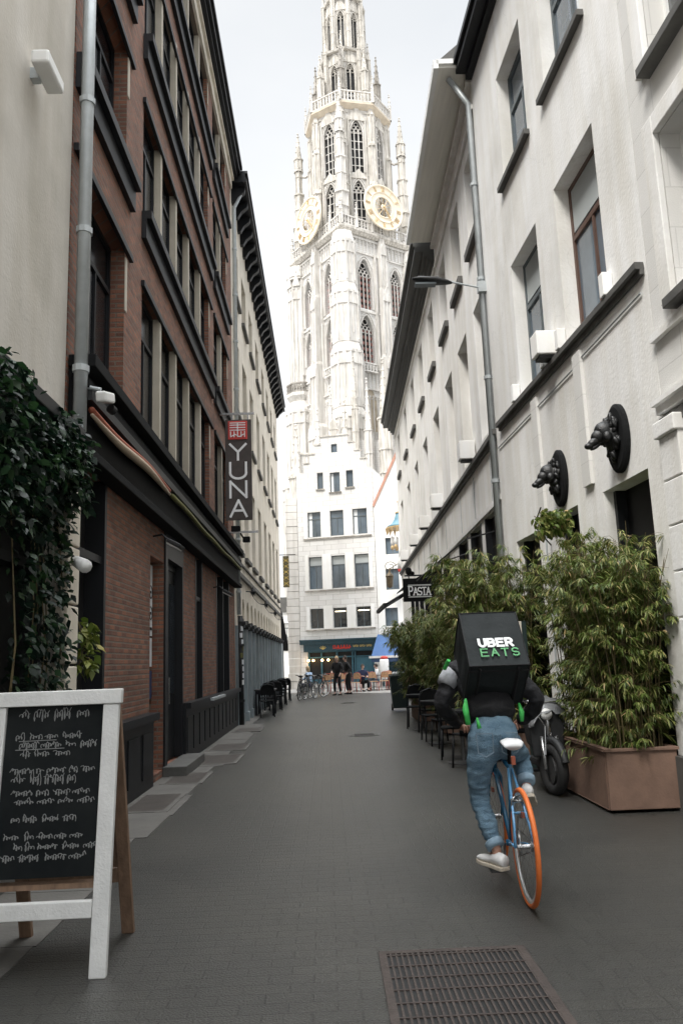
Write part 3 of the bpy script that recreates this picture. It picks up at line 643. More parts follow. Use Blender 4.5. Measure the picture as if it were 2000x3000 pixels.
# ---- far right walls
RF=wf(3.12,12.8,.018); yf=lambda y:y-12.8
def farb(name,label,y0,y1,cs,z_extra,loc,mw):
    b=root(name,label,'building',loc)
    ops=[]
    for c in cs:
        ops+= [(yf(c)-.62,yf(c)+.62,5.62,8.3),(yf(c)-.58,yf(c)+.58,9.58,11.4)]
    g=[]
    k=y0+.5
    while k+1.4<min(y1,34): g.append((yf(k),yf(k)+1.35,.4,4.12)); k+=1.75
    build('wall',wallmesh(RF,yf(y0),yf(y1),0,12.7,ops+g,.3,7),mw,b)
    for i,o in enumerate(ops): window(b,RF,*o,dep=.22,fm='winw',gm='glass',mull=1,trans=.7,sill='sill' if i%2 else None,sp=.1,sh=.16,sillover=.08)
    for o in g:
        w=build('shop_window',MB().box(o[0],o[1],-.2,-.12,o[2],o[3],RF),'dark',b); build('frame',MB().box(o[0],o[0]+.06,-.12,.01,o[2],o[3],RF).box(o[1]-.06,o[1],-.12,.01,o[2],o[3],RF).box(o[0]+.06,o[1]-.06,-.12,-.04,2.7,2.78,RF),'black',w)
    mb=MB().box(yf(y0),yf(y1),.003,.1,5.33,5.42,RF).box(yf(y0),yf(y1),.003,.05,5.26,5.33,RF); build('ledge',mb,'sill',b)
    mb=MB()
    k=y0+.9
    while k<y1-.2: mb.box(yf(k)-.012,yf(k)+.012,.003,.012,4.3,5.18,RF); k+=1.9
    build('panel_joints',mb,'zinc',b)
    build('window_strips',MB().box(yf(y0),yf(y1),.003,.04,4.16,4.26,RF),'lgrey',b)
    return b
J=farb('corniced_house','tall pale house with wide grey boarded eaves behind the drainpipe',13.6,20.1,[14.55,16.75,19.05],0,(3.2,17,0),'lgrey2')
mb=MB().box(yf(13.45),yf(19.95),-.3,.66,12.5,12.56,RF); build('eaves_soffit',mb,'soffit',J)
build('gutter',MB().box(yf(13.4),yf(20.0),.662,.76,12.46,12.64,RF).box(yf(13.4),yf(20.0),-.3,.7,12.56,12.66,RF),'winw',J)
mb=MB().box(yf(13.62),yf(19.95),.003,.06,11.75,11.85,RF).box(yf(13.62),yf(19.95),.003,.12,12.3,12.4,RF); build('frieze',mb,'lgrey',J)
build('roof',MB().prism([(.7,12.66),(-2.6,15.6),(-6.8,12.66)],yf(13.5),yf(20.0),Fr(RF.o,RF.n,RF.u)),'sill',J)
H=farb('white_terrace_house','long whitish house with heavy black moulded cornice, far right of the street','20.1' and 20.12,36.9,[21.75,24.75,27.8,31.1,34.7],0,(3.3,28,0),'lgrey2')
mb=MB()
for z0,z1,d in((12.0,12.1,.12),(12.1,12.2,.2),(12.2,12.34,.3),(12.34,12.5,.52),(12.5,12.58,.56),(12.58,12.68,.62)): mb.box(yf(20.15),yf(37.0),-.2,d,z0+.001,z1,RF)
build('cornice',mb,'cornice',H)
mb=MB().box(yf(20.15),yf(36.95),.003,.05,11.78,11.9,RF); build('frieze',mb,'lgrey',H)
build('roof',MB().prism([(.5,12.68),(-2.6,15.4),(-6.8,12.68)],yf(20.15),yf(36.9),Fr(RF.o,RF.n,RF.u)),'sill',H)
px=RF.p(yf(13.7),.09,0)
pipe('drainpipe','pale zinc drainpipe between the rendered house and the corniced house',[(px.x-.35,px.y,12.45),(px.x,px.y,11.9),(px.x,px.y,.1)],.06,'zinc',1.9)
# white boxes on the ledge
bl=['nearest white lamp box on the black ledge, beside the drainpipe','second nearest white lamp box on the black ledge','middle white lamp box on the black ledge of the long white house','fourth white lamp box along the black ledge','farthest white lamp box on the black ledge']
for y,l in zip((16.0,21.3,24.6,28.3,32.6),bl):
    t=root('lamp_box',l,'lamp box',RF.p(yf(y),.2,5.42),'white boxes along the right ledge')
    build('box',MB().box(yf(y)-.16,yf(y)+.16,.02,.34,5.46,5.84,RF),'white',t,bevel=.015); build('foot',MB().box(yf(y)-.1,yf(y)+.1,.05,.3,5.424,5.458,RF),'dgrey',t)
t=root('lamp_box','big white lamp box on the ledge under the far window of the rendered house','lamp box',NR.p(ya(10.3),.2,5.42),'white boxes along the right ledge')
build('box',MB().box(ya(10.35)-.14,ya(10.35)+.14,.02,.3,5.47,5.8,NR),'white',t,bevel=.015); build('foot',MB().box(ya(10.35)-.1,ya(10.35)+.1,.03,.26,5.424,5.468,NR),'dgrey',t)
# street lamp on the drainpipe
p0=RF.p(yf(13.62),.16,8.1)
t=root('street_lamp','black street lamp head on a thin arm fixed beside the drainpipe','street lamp',p0)
hx=p0.x-.5
build('arm',MB().tube([p0,(hx,p0.y,8.22)],.018,8).box(p0.x-.02,p0.x+.14,p0.y-.06,p0.y+.06,8.0,8.2),'zinc',t)
prof=[(0,.02),(.1,.05),(.35,.085),(.7,.075),(.88,.03)]
mb=MB(); P=[];F_=[]
for i,(l,h) in enumerate(prof):
    for k in range(10):
        a=2*PI*k/10; P.append((hx+.02-l*.82,p0.y+math.cos(a)*h*1.5,8.2+l*.1+math.sin(a)*h*(.9 if math.sin(a)>0 else .55)))
for i in range(4):
    for k in range(10): F_.append((i*10+k,i*10+(k+1)%10,i*10+10+(k+1)%10,i*10+10+k))
F_+=[tuple(range(10)),tuple(range(40,50))]; mb.add(P,F_); h=build('lamp_head',mb,'dgrey',t,smooth=True)
build('lens',MB().box(hx-.66,hx-.28,p0.y-.075,p0.y+.075,8.16,8.195),'winfr',h)
# animal-head plaques
def plaque(y,label):
    c=NR.p(ya(y),.0,3.82)
    t=root('animal_head_plaque',label,'wall ornament',c,'black animal heads on the rendered house')
    mb=MB(); n=32; P=[];F_=[]
    for d,s in((.005,1.0),(.05,1.0),(.07,.9)):
        for k in range(n):
            a=2*PI*k/n; P.append(NR.p(ya(y)+.27*s*math.cos(a),d,3.82+.39*s*math.sin(a)))
    for i in range(2):
        for k in range(n): F_.append((i*n+k,i*n+(k+1)%n,(i+1)*n+(k+1)%n,(i+1)*n+k))
    F_+=[tuple(range(n))[::-1],tuple(range(2*n,3*n))]
    build('oval_plate',mb.add(P,F_),'blackm',t)
    mb=MB()
    def E(a,d,z,r,sc,tilt=0): mb.ball(NR.p(ya(y)+a*.8,.02+d*.72,3.83+(z-3.83)*.8),r*.78,12,9,sc,Matrix.Rotation(R(tilt),3,'Y').to_quaternion())
    # neck, skull, cheeks, muzzle, nose, jaw, ears, mane
    E(0,.10,3.86,.19,(.7,.85,1.2)); E(0,.2,3.92,.15,(1.1,.85,1)); E(0,.3,3.86,.115,(1.2,.8,.85),-30); E(0,.4,3.77,.085,(1.4,.8,.7),-35); E(0,.48,3.71,.055,(1.2,1.05,.85)); E(0,.38,3.70,.06,(1.5,.7,.5),-30)
    for s in(-1,1): E(s*.1,.16,4.06,.045,(.5,.8,1.9)); E(s*.07,.31,3.93,.024,(1,1,1)); E(s*.11,.22,3.82,.07,(1,.8,1.1))
    for i in range(46):
        a=rnd.uniform(0,2*PI); r=rnd.uniform(.12,.24); E(r*.85*math.cos(a),.08+rnd.uniform(0,.06),3.85+r*1.35*math.sin(a),.05,(.8,.8,1.3),rnd.uniform(-40,40))
    build('head',mb,mat('black carved metal',(.005,.0055,.006),.45,.3,12,.3,40),t,smooth=True)
plaque(10.55,'smaller-looking black animal head plaque, the farther of two on the rendered house')
plaque(8.58,'nearer black animal head plaque on the rendered house, above the doorway')
# pasta sign
t=root('hanging_sign','black hanging sign reading PASTA in white, above the far bamboo','sign',(2.6,22,3.1))
build('panel',MB().box(2.15,3.03,21.94,22.06,3.03,3.66),'blackm',t,bevel=.01)
T=lambda x,y,z:Vector((x,21.935-z,y))
mb=MB(); word(mb,'P',2.3,3.2,.1,.235,0,.034,T,serif=True); word(mb,'ASTA',2.425,3.2,.105,.2,.012,.03,T,serif=True)
stroke(mb,[(2.28,3.145),(2.9,3.145)],.014,T); stroke(mb,[(2.28,3.165),(2.9,3.165)],.008,T); stroke(mb,[(2.28,3.475),(2.9,3.475)],.014,T); stroke(mb,[(2.28,3.452),(2.9,3.452)],.008,T)
build('lettering',mb,'ltwhite',t)
build('bracket',MB().box(2.2,3.3,21.98,22.02,3.72,3.76).box(2.3,2.33,21.985,22.015,3.66,3.72).box(2.85,2.88,21.985,22.015,3.66,3.72),'black',t)
build('finial',MB().ball((2.32,22,3.86),.09,8,6,(1,.5,1.3)).ball((2.42,22,3.8),.06,8,6,(1,.5,1)),'blackm',t,smooth=True)
# folding awning
t=root('folding_awning','black folding-arm awning sloping out over the street behind the PASTA sign','awning',(3.2,24.5,3.9))
mb=MB(); 
for y in(23.2,26.0): mb.tube([(3.25,y,3.95),(2.45,y,3.45),(1.72,y,3.04)],.035,6)
build('arms',mb,'black',t); build('front_rail',MB().box(1.66,1.76,22.9,26.3,2.98,3.08),'dgrey',t)
mb=MB(); mb.add([(3.28,22.95,4.1),(3.28,26.25,4.1),(2.35,26.25,3.62),(2.35,22.95,3.62),(3.28,22.95,4.07),(3.28,26.25,4.07),(2.35,26.25,3.59),(2.35,22.95,3.59)],[(0,1,2,3),(7,6,5,4),(0,3,7,4),(1,5,6,2),(3,2,6,7),(0,4,5,1)])
build('canvas',mb,'blackm',t)
mb=MB().tube([(3.3,16.2,4.0),(3.25,19.4,3.1)],.02,6)
build('awning_bar',MB().tube([RF.p(yf(14.6),.0,3.75),RF.p(yf(14.4),.55,3.6),RF.p(yf(17.5),.75,3.52)],.016,6).tube([RF.p(yf(17.6),.0,3.75),RF.p(yf(17.5),.75,3.52),RF.p(yf(20.5),.9,3.45)],.016,6),'dgrey',None,label='thin dark awning bar jutting from the wall above the middle bamboo',cat='awning frame',origin=RF.p(yf(16),.4,3.6))

mb=MB().tube([NR.p(1.7,.02,5.12),NR.p(3.6,.02,5.10),NR.p(3.65,.02,5.06),NR.p(7.5,.02,5.04)],.011,6).tube([NR.p(5.35,.02,5.05),NR.p(5.35,.02,3.7),NR.p(5.35,.02,.4)],.011,6)
build('wall_cable',mb,'zinc',None,label='thin grey cable under the black ledge running down between the two animal heads',cat='cable',origin=NR.p(5.35,.02,.4))
# ================================================================== THE SQUARE
q=Vector((1,-.28,0)).normalized()
HW=Fr((0,48,0),(q.x,q.y,0),(-.28,-1,0))   # a along facade, a0 at x=0
hx_=lambda x:x/q.x
# ---- step-gabled house
G=root('gabled_house','white step-gabled stone house with a dark teal shopfront at the end of the street','building',(.7,47.8,0))
W3=[(-.89,-.1),(.47,1.27),(1.82,2.66)]
ops=[(hx_(a),hx_(b),z0,z1) for z0,z1 in((3.45,4.62),(5.78,7.72),(8.92,10.46)) for a,b in W3]
ops+=[(hx_(-.24),hx_(.13),11.86,12.88),(hx_(.54),hx_(1.14),11.6,12.82),(hx_(1.52),hx_(1.94),11.83,12.87)]
HL,HR=hx_(-1.5),hx_(3.05)
sh=[(hx_(-1.1),hx_(2.75),.25,2.45)]
mb=wallmesh(HW,HL,HR,0,12.95,ops+sh,.22,9)
mc=hx_(.86)
for k,(hw,z0,z1) in enumerate(((1.95,12.95,13.5),(1.6,13.5,14.05),(1.22,14.05,14.6),(.85,14.6,15.1))):
    if k==2: mb.box(mc-hw,mc-.19,-.22,0,z0,z1,HW).box(mc+.19,mc+hw,-.22,0,z0,z1,HW).box(mc-.19,mc+.19,-.22,0,z0,z0+.02,HW)
    else: mb.box(mc-hw,mc+hw,-.22,0,z0,z1,HW)
build('wall',mb,'tbrick',G)
mb=MB()
for hw,z in((2.0,13.5),(1.65,14.05),(1.27,14.6)):
    for s in(-1,1): mb.box(min(mc+s*(hw-.42),mc+s*hw),max(mc+s*(hw-.42),mc+s*hw),-.28,.05,z,z+.07,HW)
mb.box(mc-.9,mc+.9,-.28,.05,15.1,15.18,HW).box(mc-.2,mc+.2,-.2,.03,15.18,15.9,HW).box(mc-.28,mc+.28,-.22,.05,15.5,15.58,HW).prism([(mc-.24,15.9),(mc+.24,15.9),(mc,16.2)],-.2,.03,HW)
build('gable_copings',mb,'towerl',G)
f=build('attic_window',MB().box(mc-.19,mc+.19,-.15,-.1,14.07,14.58,HW),'glassb',G); build('frame',MB().box(mc-.19,mc-.15,-.1,-.03,14.07,14.58,HW).box(mc+.15,mc+.19,-.1,-.03,14.07,14.58,HW).box(mc-.15,mc+.15,-.1,-.03,14.54,14.58,HW),'winfr',f)
for i,o in enumerate(ops):
    window(G,HW,*o,dep=.14,fm='winfr',gm='glassb' if i>2 else 'glass',mull=1 if i<9 else (1 if i==10 else 0),trans=.72 if 2<i<9 else None,w=.045,blind=('top',.27) if 2<i<6 else (('side',.3) if i in(6,8,10) else None))
multi('sill',[MB().box(hx_(-1.15),hx_(2.9),.003,.08,z-.07,z,HW) for z in(3.38,5.7,8.84)]+[MB().box(o[0]-.08,o[1]+.08,.003,.08,o[2]-.08,o[2]-.002,HW) for o in ops[9:]],'towerd',G)
mb=MB()
for z0,z1 in((3.3,4.75),(5.62,7.85),(8.76,10.6)):
    for a,b in((-1.1,-.92),(-.07,.44),(1.3,1.79),(2.69,2.88)): mb.box(hx_(a),hx_(b),.003,.03,z0+.1,z1,HW)
build('window_piers',mb,'white',G)
for i in(1,2):
    o=ops[i]; build('ceiling_light',MB().box(o[0]+.1,o[1]-.1,-.138,-.13,o[3]-.24,o[3]-.19,HW),'lit',G)
mb=MB().box(HL,HR,.003,.22,2.52,2.72,HW).box(HL,HR,.003,.3,2.72,2.8,HW).box(hx_(-1.3),hx_(3.0),.003,.14,2.1,2.52,HW)
build('shop_fascia',mb,'shop',G)
T=lambda x,y,z:HW.p(hx_(x),.145+z,y)
mb=MB()   # illegible in the photograph: uneven marks only
for k,(h1,h2,dx) in enumerate(((.10,.2,.02),(.05,.2,.0),(.0,.2,.05),(.0,.16,-.03),(.0,.2,.0),(.02,.2,.06),(.0,.15,-.02),(.0,.2,.0),(.0,.18,.03))): x=.45+k*.115; stroke(mb,[(x,2.22+h1),(x+dx,2.22+h2)],.055,T,.01); stroke(mb,[(x,2.25),(x+.09,2.25+.03*(k%3))],.04,T,.01)
build('red_lettering',mb,'redl',G)
mb=MB()
for k in range(17):
    if k%6!=5: x=1.62+k*.063; stroke(mb,[(x,2.3),(x,2.4)],.02,T,.01); stroke(mb,[(x,2.3+.05*(k%3)),(x+.04,2.3+.05*(k%3))],.018,T,.01)
build('gold_lettering',mb,'goldl',G)
mb=MB(); 
for k in range(5): a=-60+30*k; stroke(mb,[(-.15,2.22),(-.15+.2*math.sin(R(a)),2.22+.2*math.cos(R(a)))],.03,T)
build('gold_emblem',mb,'goldl',G)
sw=build('shop_window',MB().box(hx_(-1.1),hx_(2.75),-.2,-.15,.25,2.1,HW),'dark',G)
mb=MB()
for x in(-1.1,-.35,.55,1.45,1.6,2.65): mb.box(hx_(x),hx_(x)+.09,-.15,-.04,.25,2.45,HW)
mb.box(hx_(-1.1),hx_(2.75),-.15,-.06,1.72,1.8,HW).box(hx_(-1.1),hx_(2.75),-.15,-.02,.25,.5,HW).box(hx_(-1.1),hx_(2.75),-.15,-.05,2.05,2.45,HW)
build('frame',mb,'shopl',sw)
build('shop_panel',MB().box(hx_(1.72),hx_(2.64),-.12,-.03,.5,1.7,HW),'shopl',G)
build('roof',MB().prism([(HL+.35,12.9),(HR-.35,12.9),(mc,14.5)],-9,-.25,HW),'roof',G)
for i,x in enumerate((-1.0,-.72,-.2,.15)):
    t=root('bulb_lamp',['leftmost','second from left','third from left','rightmost'][i]+' glowing warm bulb in the teal shopfront','lamp',HW.p(hx_(x),.16,1.62),'glowing bulbs at the teal shopfront')
    build('bulb',MB().ball(HW.p(hx_(x),.2,1.6),.065,8,6),'bulb',t,smooth=True); build('cord',MB().cyl(HW.p(hx_(x),.2,1.66),HW.p(hx_(x),.2,2.1),.008,n=5),'black',t)
# ---- white house F with pink sloping verge
F=root('white_house','bright white house with a pinkish sloping roof edge and blue shop awning','building',(4.2,46.8,0))
FL,FR_=hx_(3.08),hx_(9.0)
fo=[(hx_(3.66),hx_(4.42),7.58,8.56),(hx_(3.6),hx_(4.36),5.5,6.72),(hx_(3.47),hx_(4.2),3.4,4.45)]
fo+=[(a+1.6,b+1.6,c,d) for a,b,c,d in fo]
mb=wallmesh(HW,FL,FR_,0,10.6,fo,.2,8); mb.prism([(FL,10.6),(FR_,10.6),(FR_,16.0),(hx_(5.5),15.6)],-.2,0,HW); build('wall',mb,'white',F)
mb=MB().prism([(FL-.06,10.6),(FL+.02,10.45),(hx_(5.56),15.5),(hx_(5.5),15.75)],-.25,.05,HW); build('roof_verge',mb,mat('pink verge',(.50,.27,.20),.7,.1,3),F)
for o in fo: window(F,HW,*o,dep=.14,fm='winfr',gm='glassb',mull=1,trans=None,w=.045)
build('shopfront',MB().box(FL+.1,FR_,.003,.06,0,2.3,HW),'shop',F)
a0,a1=hx_(3.0),hx_(5.6)
mb=MB(); mb.prism([(.06,2.95),(1.9,1.72),(1.9,1.66),(.06,2.88)],a0,a1,Fr(HW.o,HW.n,HW.u))
aw=root('shop_awning','blue canvas awning with white front rail on the white house','awning',HW.p((a0+a1)/2,.1,1.6))
build('canvas',mb,'awnb',aw); build('front_rail',MB().box(a0-.12,a1,1.9,1.98,1.6,1.72,HW),'winw',aw); build('valance',MB().box(a0,a1,1.93,1.95,1.38,1.6,HW),mat('awning valance',(.03,.06,.13),.8,.1,2),aw)
cl=root('rolled_parasol','white wrapped parasol with a red top under the blue awning','parasol',(3.1,44.9,0))
build('cover',MB().lathe([(.12,0),(.2,.15),(.24,.5),(.25,1.0),(.22,1.08)],(3.15,44.9,.45),14),'ltwhite',cl,smooth=True); build('pole',MB().cyl((3.15,44.9,0),(3.15,44.9,1.6),.03).cyl((3.15,44.9,0),(3.15,44.9,.06),.22,n=14),'zinc',cl); build('red_top',MB().lathe([(.2,0),(.22,.08),(.08,.16)],(3.15,44.9,1.54),12),'redl',cl,smooth=True)
# ---- ornate corner canopy with hanging figures
t=root('corner_canopy','ornate blue canopy with gilt tassels and a small statue, hung at the far right corner','ornament',(3.9,40,5.9))
cx,cy=3.98,40
build('roof',MB().lathe([(.78,0),(.72,.08),(.5,.2),(.36,.42),(.26,.72)],(cx,cy,8.02),16),'bluecan',t,smooth=True)
mb=MB().lathe([(.8,-.06),(.8,0)],(cx,cy,8.02),16).lathe([(.3,0),(.3,.06),(.14,.08),(.14,.55),(.2,.6),(.1,.7),(.02,.95)],(cx,cy,8.74),12)
for k in range(16):
    a=2*PI*k/16; mb.cyl((cx+.76*math.cos(a),cy+.76*math.sin(a),7.97),(cx+.76*math.cos(a),cy+.76*math.sin(a),7.68),.07,.01,6)
build('gilt_trim',mb,'gold',t)
mb=MB()
for k in range(7):
    a=2*PI*k/7+.3; x,y=cx+.5*math.cos(a),cy+.5*math.sin(a); mb.lathe([(.02,.5),(.07,.4),(.09,.2),(.06,0)],(x,y,7.1),8); 
build('hanging_bells',mb,'ltwhite',t,smooth=True)
mb=MB()
for k in range(7): a=2*PI*k/7+.3; mb.ball((cx+.5*math.cos(a),cy+.5*math.sin(a),7.02),.1,7,5,(1,1,1.3))
build('gilt_drops',mb,'gold',t,smooth=True)
mb=MB().lathe([(.3,0),(.26,.5),(.14,.95),(.12,1.05)],(cx,cy,5.95),10); build('robe',mb,'ltwhite',t,smooth=True)
build('mantle',MB().lathe([(.22,0),(.28,.5),(.17,.98)],(cx+.12,cy-.02,5.9),10),'navy',t,smooth=True); build('head',MB().ball((cx,cy,7.1),.11,10,8),'skin2',t,smooth=True)
build('plinth',MB().lathe([(.06,0),(.2,.2),(.32,.4)],(cx,cy,5.5),10),'redl',t,smooth=True); build('bracket',MB().box(cx,cx+.8,cy-.05,cy+.05,5.45,5.55),'black',t)
t=root('ornamental_lantern','gilt wrought iron lantern on a scrolled bracket in front of the white house','lantern',(3.6,45.9,5.4))
c=Vector((3.75,46.0,0)); mb=MB().lathe([(.05,0),(.16,.1),(.2,.6),(.24,.7),(.08,.9),(.02,1.15)],(c.x,c.y,5.5),8); build('lantern_body',mb,'ironwork',t)
pts=[(c.x+.05+.35*math.cos(i*.35)*(1-i/40),c.y,6.75+.3*math.sin(i*.35)*(1-i/40)) for i in range(24)]
build('scroll_bracket',MB().tube(pts,.02,5).tube([(c.x,c.y,6.6),(c.x+.5,c.y+.1,6.9),(c.x+.9,c.y+.5,6.7)],.025,5),'ironwork',t)
# ---- far left of the square
t=root('far_house','low white house with grey roof glimpsed between the left row and the gabled house','building',(-4,62,0))
XL=Fr((-6,60,0),(1,0,0),(0,-1,0))
build('wall',wallmesh(XL,0,5.2,0,5.2,[(2.9,3.4,3.3,4.4),(2.6,3.6,0.2,2.6)],.2,5),'white',t); build('roof',MB().prism([(0,5.2),(5.3,5.2),(5.3,6.3),(0,6.3)],-3,.15,XL),'sill',t); window(t,XL,2.9,3.4,3.3,4.4,fm='winfr')
t=root('hanging_banner','dark gold-patterned banner hanging beside the gabled house','banner',(-2.1,46,5.7))
mb=MB().box(-2.33,-1.98,45.98,46.02,5.75,7.55); build('cloth',mb,mat('patterned banner',(.03,.03,.02),.7,.3,9,col2=(.18,.15,.07)),t); build('rod',MB().box(-2.6,-1.6,45.98,46.02,7.6,7.64),'black',t)
T=lambda x,y,z:Vector((x,45.972-z,y)); mb=MB()
for k in range(5): stroke(mb,[(-2.29,5.85+k*.33),(-2.16,6.02+k*.33),(-2.02,5.85+k*.33)],.025,T); stroke(mb,[(-2.29,6.08+k*.33),(-2.16,5.92+k*.33),(-2.02,6.08+k*.33)],.02,T)
build('pattern',mb,'goldl',t)
# stone buttress left of the gabled house
t=root('stone_buttress','pale rusticated stone corner pier left of the gabled house','building',(-1.9,48.6,0))
mb=MB()
rr=random.Random(2)
for k in range(26):
    o=rr.uniform(-.05,.05); mb.box(-2.25+o,-1.52,48.42+.03*rr.random(),49.3,.0+k*.44,.42+k*.44)
build('shaft',mb,'tower',t)
# dark market canopy far left
t=root('market_awning','dark folded canopy at the far left corner of the square','awning',(-2.6,50,0))
build('canvas',MB().prism([(-3.6,4.4),(-2.72,4.7),(-2.5,3.4),(-2.28,2.3),(-2.5,2.25),(-3.6,2.4)],50.5,51.5,XY),'blackm',t); build('post',MB().cyl((-2.7,51,0),(-2.7,51,2.5),.05),'black',t)

# ================================================================== CATHEDRAL
CC=Vector((5.76,110,0)); ang=R(33)
uR=Vector((math.cos(ang),math.sin(ang),0)); nR=Vector((math.sin(ang),-math.cos(ang),0))
HF=6.1
faces=[Fr(CC+nR*HF,uR,nR),Fr(CC-uR*HF,-nR if False else Vector((nR.x,nR.y,0)),-uR),Fr(CC-nR*HF,-uR,-nR),Fr(CC+uR*HF,-nR,uR)]
# for the left face 'a' runs towards the front corner
K_=root('cathedral_tower','tall white gothic cathedral tower with gilded clocks rising behind the gabled house','tower',CC)
def lancet(mb_wall,mb_tr,mb_dark,fr,a0,a1,z0,z1,dep=.8,nm=3,frame=.22,louv=None):
    """pointed window proud of / cut in plane d=0"""
    w=a1-a0; c=(a0+a1)/2; zs=z1-w*.9
    L=[(a0,z0),(a0,zs)]+[(a0+w/2*(i/6)**1.0 - 0, zs+(z1-zs)*math.sin(PI/2*i/6)) for i in range(1,6)]+[(c,z1)]
    Rr=[(2*c-a,z) for a,z in L][::-1]
    out=L+Rr[1:]
    # spandrels flush with the wall
    mb_wall.prism(L[1:]+[(a0,z1)],-dep,-.003,fr); mb_wall.prism([(2*c-a,z) for a,z in (L[1:]+[(a0,z1)])][::-1],-dep,-.003,fr)
    # frame mouldings
    for (x0,y0),(x1,y1) in zip(out,out[1:]):
        if abs(y1-y0)<1e-6 and y0<z0+.01: continue
        p,q_=fr.p(x0,.06,y0),fr.p(x1,.06,y1); mb_tr.cyl(p,q_,frame*.6,n=5,cap=False)
        mb_tr.cyl(fr.p(c+(x0-c)*1.22,.1,y0+(.35 if y0>zs else 0)),fr.p(c+(x1-c)*1.22,.1,y1+(.35 if y1>zs else 0)),frame*.4,n=5,cap=False)
    for k in range(nm):
        a=a0+w*(k+1)/(nm+1); mb_tr.box(a-.07,a+.07,-dep*.6,-dep*.35,z0,zs+.2,fr)
    # tracery in the head
    for k in range(nm+1):
        a=a0+w*(k+.5)/(nm+1); r=w/(nm+1)/2; mb_tr.torus(fr.p(a,-dep*.45,zs+.05),r*.85,.07,fr.n,14,4)
        if k<nm: mb_tr.torus(fr.p(a+w/(nm+1)/2,-dep*.45,zs+r*1.7),r*.85,.07,fr.n,14,4)
    mb_tr.torus(fr.p(c,-dep*.45,zs+w*.55),w*.16,.07,fr.n,14,4)
    if louv is not None:
        z=z0+.4
        while z<zs: louv.box(a0,a1,-dep*.95,-dep*.7,z,z+.38,fr); z+=.85
def pinn(mb,c,r,z0,z1,tip,n=8,gab=True):
    c=Vector((c[0],c[1],0)); m=max(1,int((z1-z0)/3))
    P=lambda rr,z:[(c.x+rr*math.cos(2*PI*k/n+ang),c.y+rr*math.sin(2*PI*k/n+ang)) for k in range(n)]
    mb.vprism(P(r,0),z0,z1); mb.vprism(P(r*1.25,0),z1,z1+r*.3); mb.vprism(P(r*1.2,0),z0,z0+r*.4)
    zz=z0+3
    while zz<z1-1: mb.vprism(P(r*1.18,0),zz,zz+.18); zz+=3
    for k in range(n):  # ribs
        a=2*PI*k/n+ang; x,y=c.x+r*math.cos(a),c.y+r*math.sin(a); mb.box(x-.07*r**.5,x+.07*r**.5,y-.07,y+.07,z0,z1)
    mb.vprism(P(r*.85,0),z1+r*.3,tip,top=P(.04,0))
    H=tip-z1; 
    for j in range(max(3,int(H/.9))):
        f_=(j+.5)/max(3,int(H/.9)); rr=r*.85*(1-f_)+.06; 
        for k in range(0,n,2 if n>4 else 1): a=2*PI*k/n+ang; mb.ball((c.x+rr*math.cos(a),c.y+rr*math.sin(a),z1+H*f_),.16*max(.6,r**.5),5,3)
    mb.ball((c.x,c.y,tip),.2*max(.6,r**.5),6,4)
def balus(mb,fr,a0,a1,z,h=1.5,step=.55,d=0):
    mb.box(a0,a1,d-.1,d+.1,z,z+.18,fr).box(a0,a1,d-.12,d+.12,z+h-.2,z+h,fr)
    a=a0+step/2
    while a<a1: mb.box(a-.09,a+.09,d-.07,d+.07,z+.18,z+h-.2,fr); mb.torus(fr.p(a+step/2,d,z+h*.5),step*.32,.05,fr.n,8,4); a+=step
winL=[(-3.9,-1.35,48.9,56.3),(-3.9,-1.35,41.0,48.0),(1.7,3.9,48.9,56.0),(1.7,3.9,43.0,48.0)]
walls=MB(); trac=[MB(),MB()]; louv=MB(); ribs=MB()
for i,fr in enumerate(faces):
    ws=winL if i in(0,) else ([(-a1,-a0,z0,z1) for a0,a1,z0,z1 in winL] if i==1 else [])
    for w in ws: lancet(walls,trac[i],None,fr,*w,nm=3,louv=louv)
    wallmesh(fr,-HF+.01,HF-.01,0,59.5,ws,.9,1.0,mb=walls)
bw=build('tower_wall',walls,'tbrick',K_)
build('window_louvres',louv,'louv',K_)
for i,fr in enumerate(faces[:2]):
    for w in (winL if i==0 else [(-a1,-a0,z0,z1) for a0,a1,z0,z1 in winL]):
        build('window_opening',MB().box(w[0],w[1],-.895,-.86,w[2],w[3],fr),'dark',K_)
build('window_tracery',trac[0],'tower',K_); build('window_tracery',trac[1],'tower',K_)
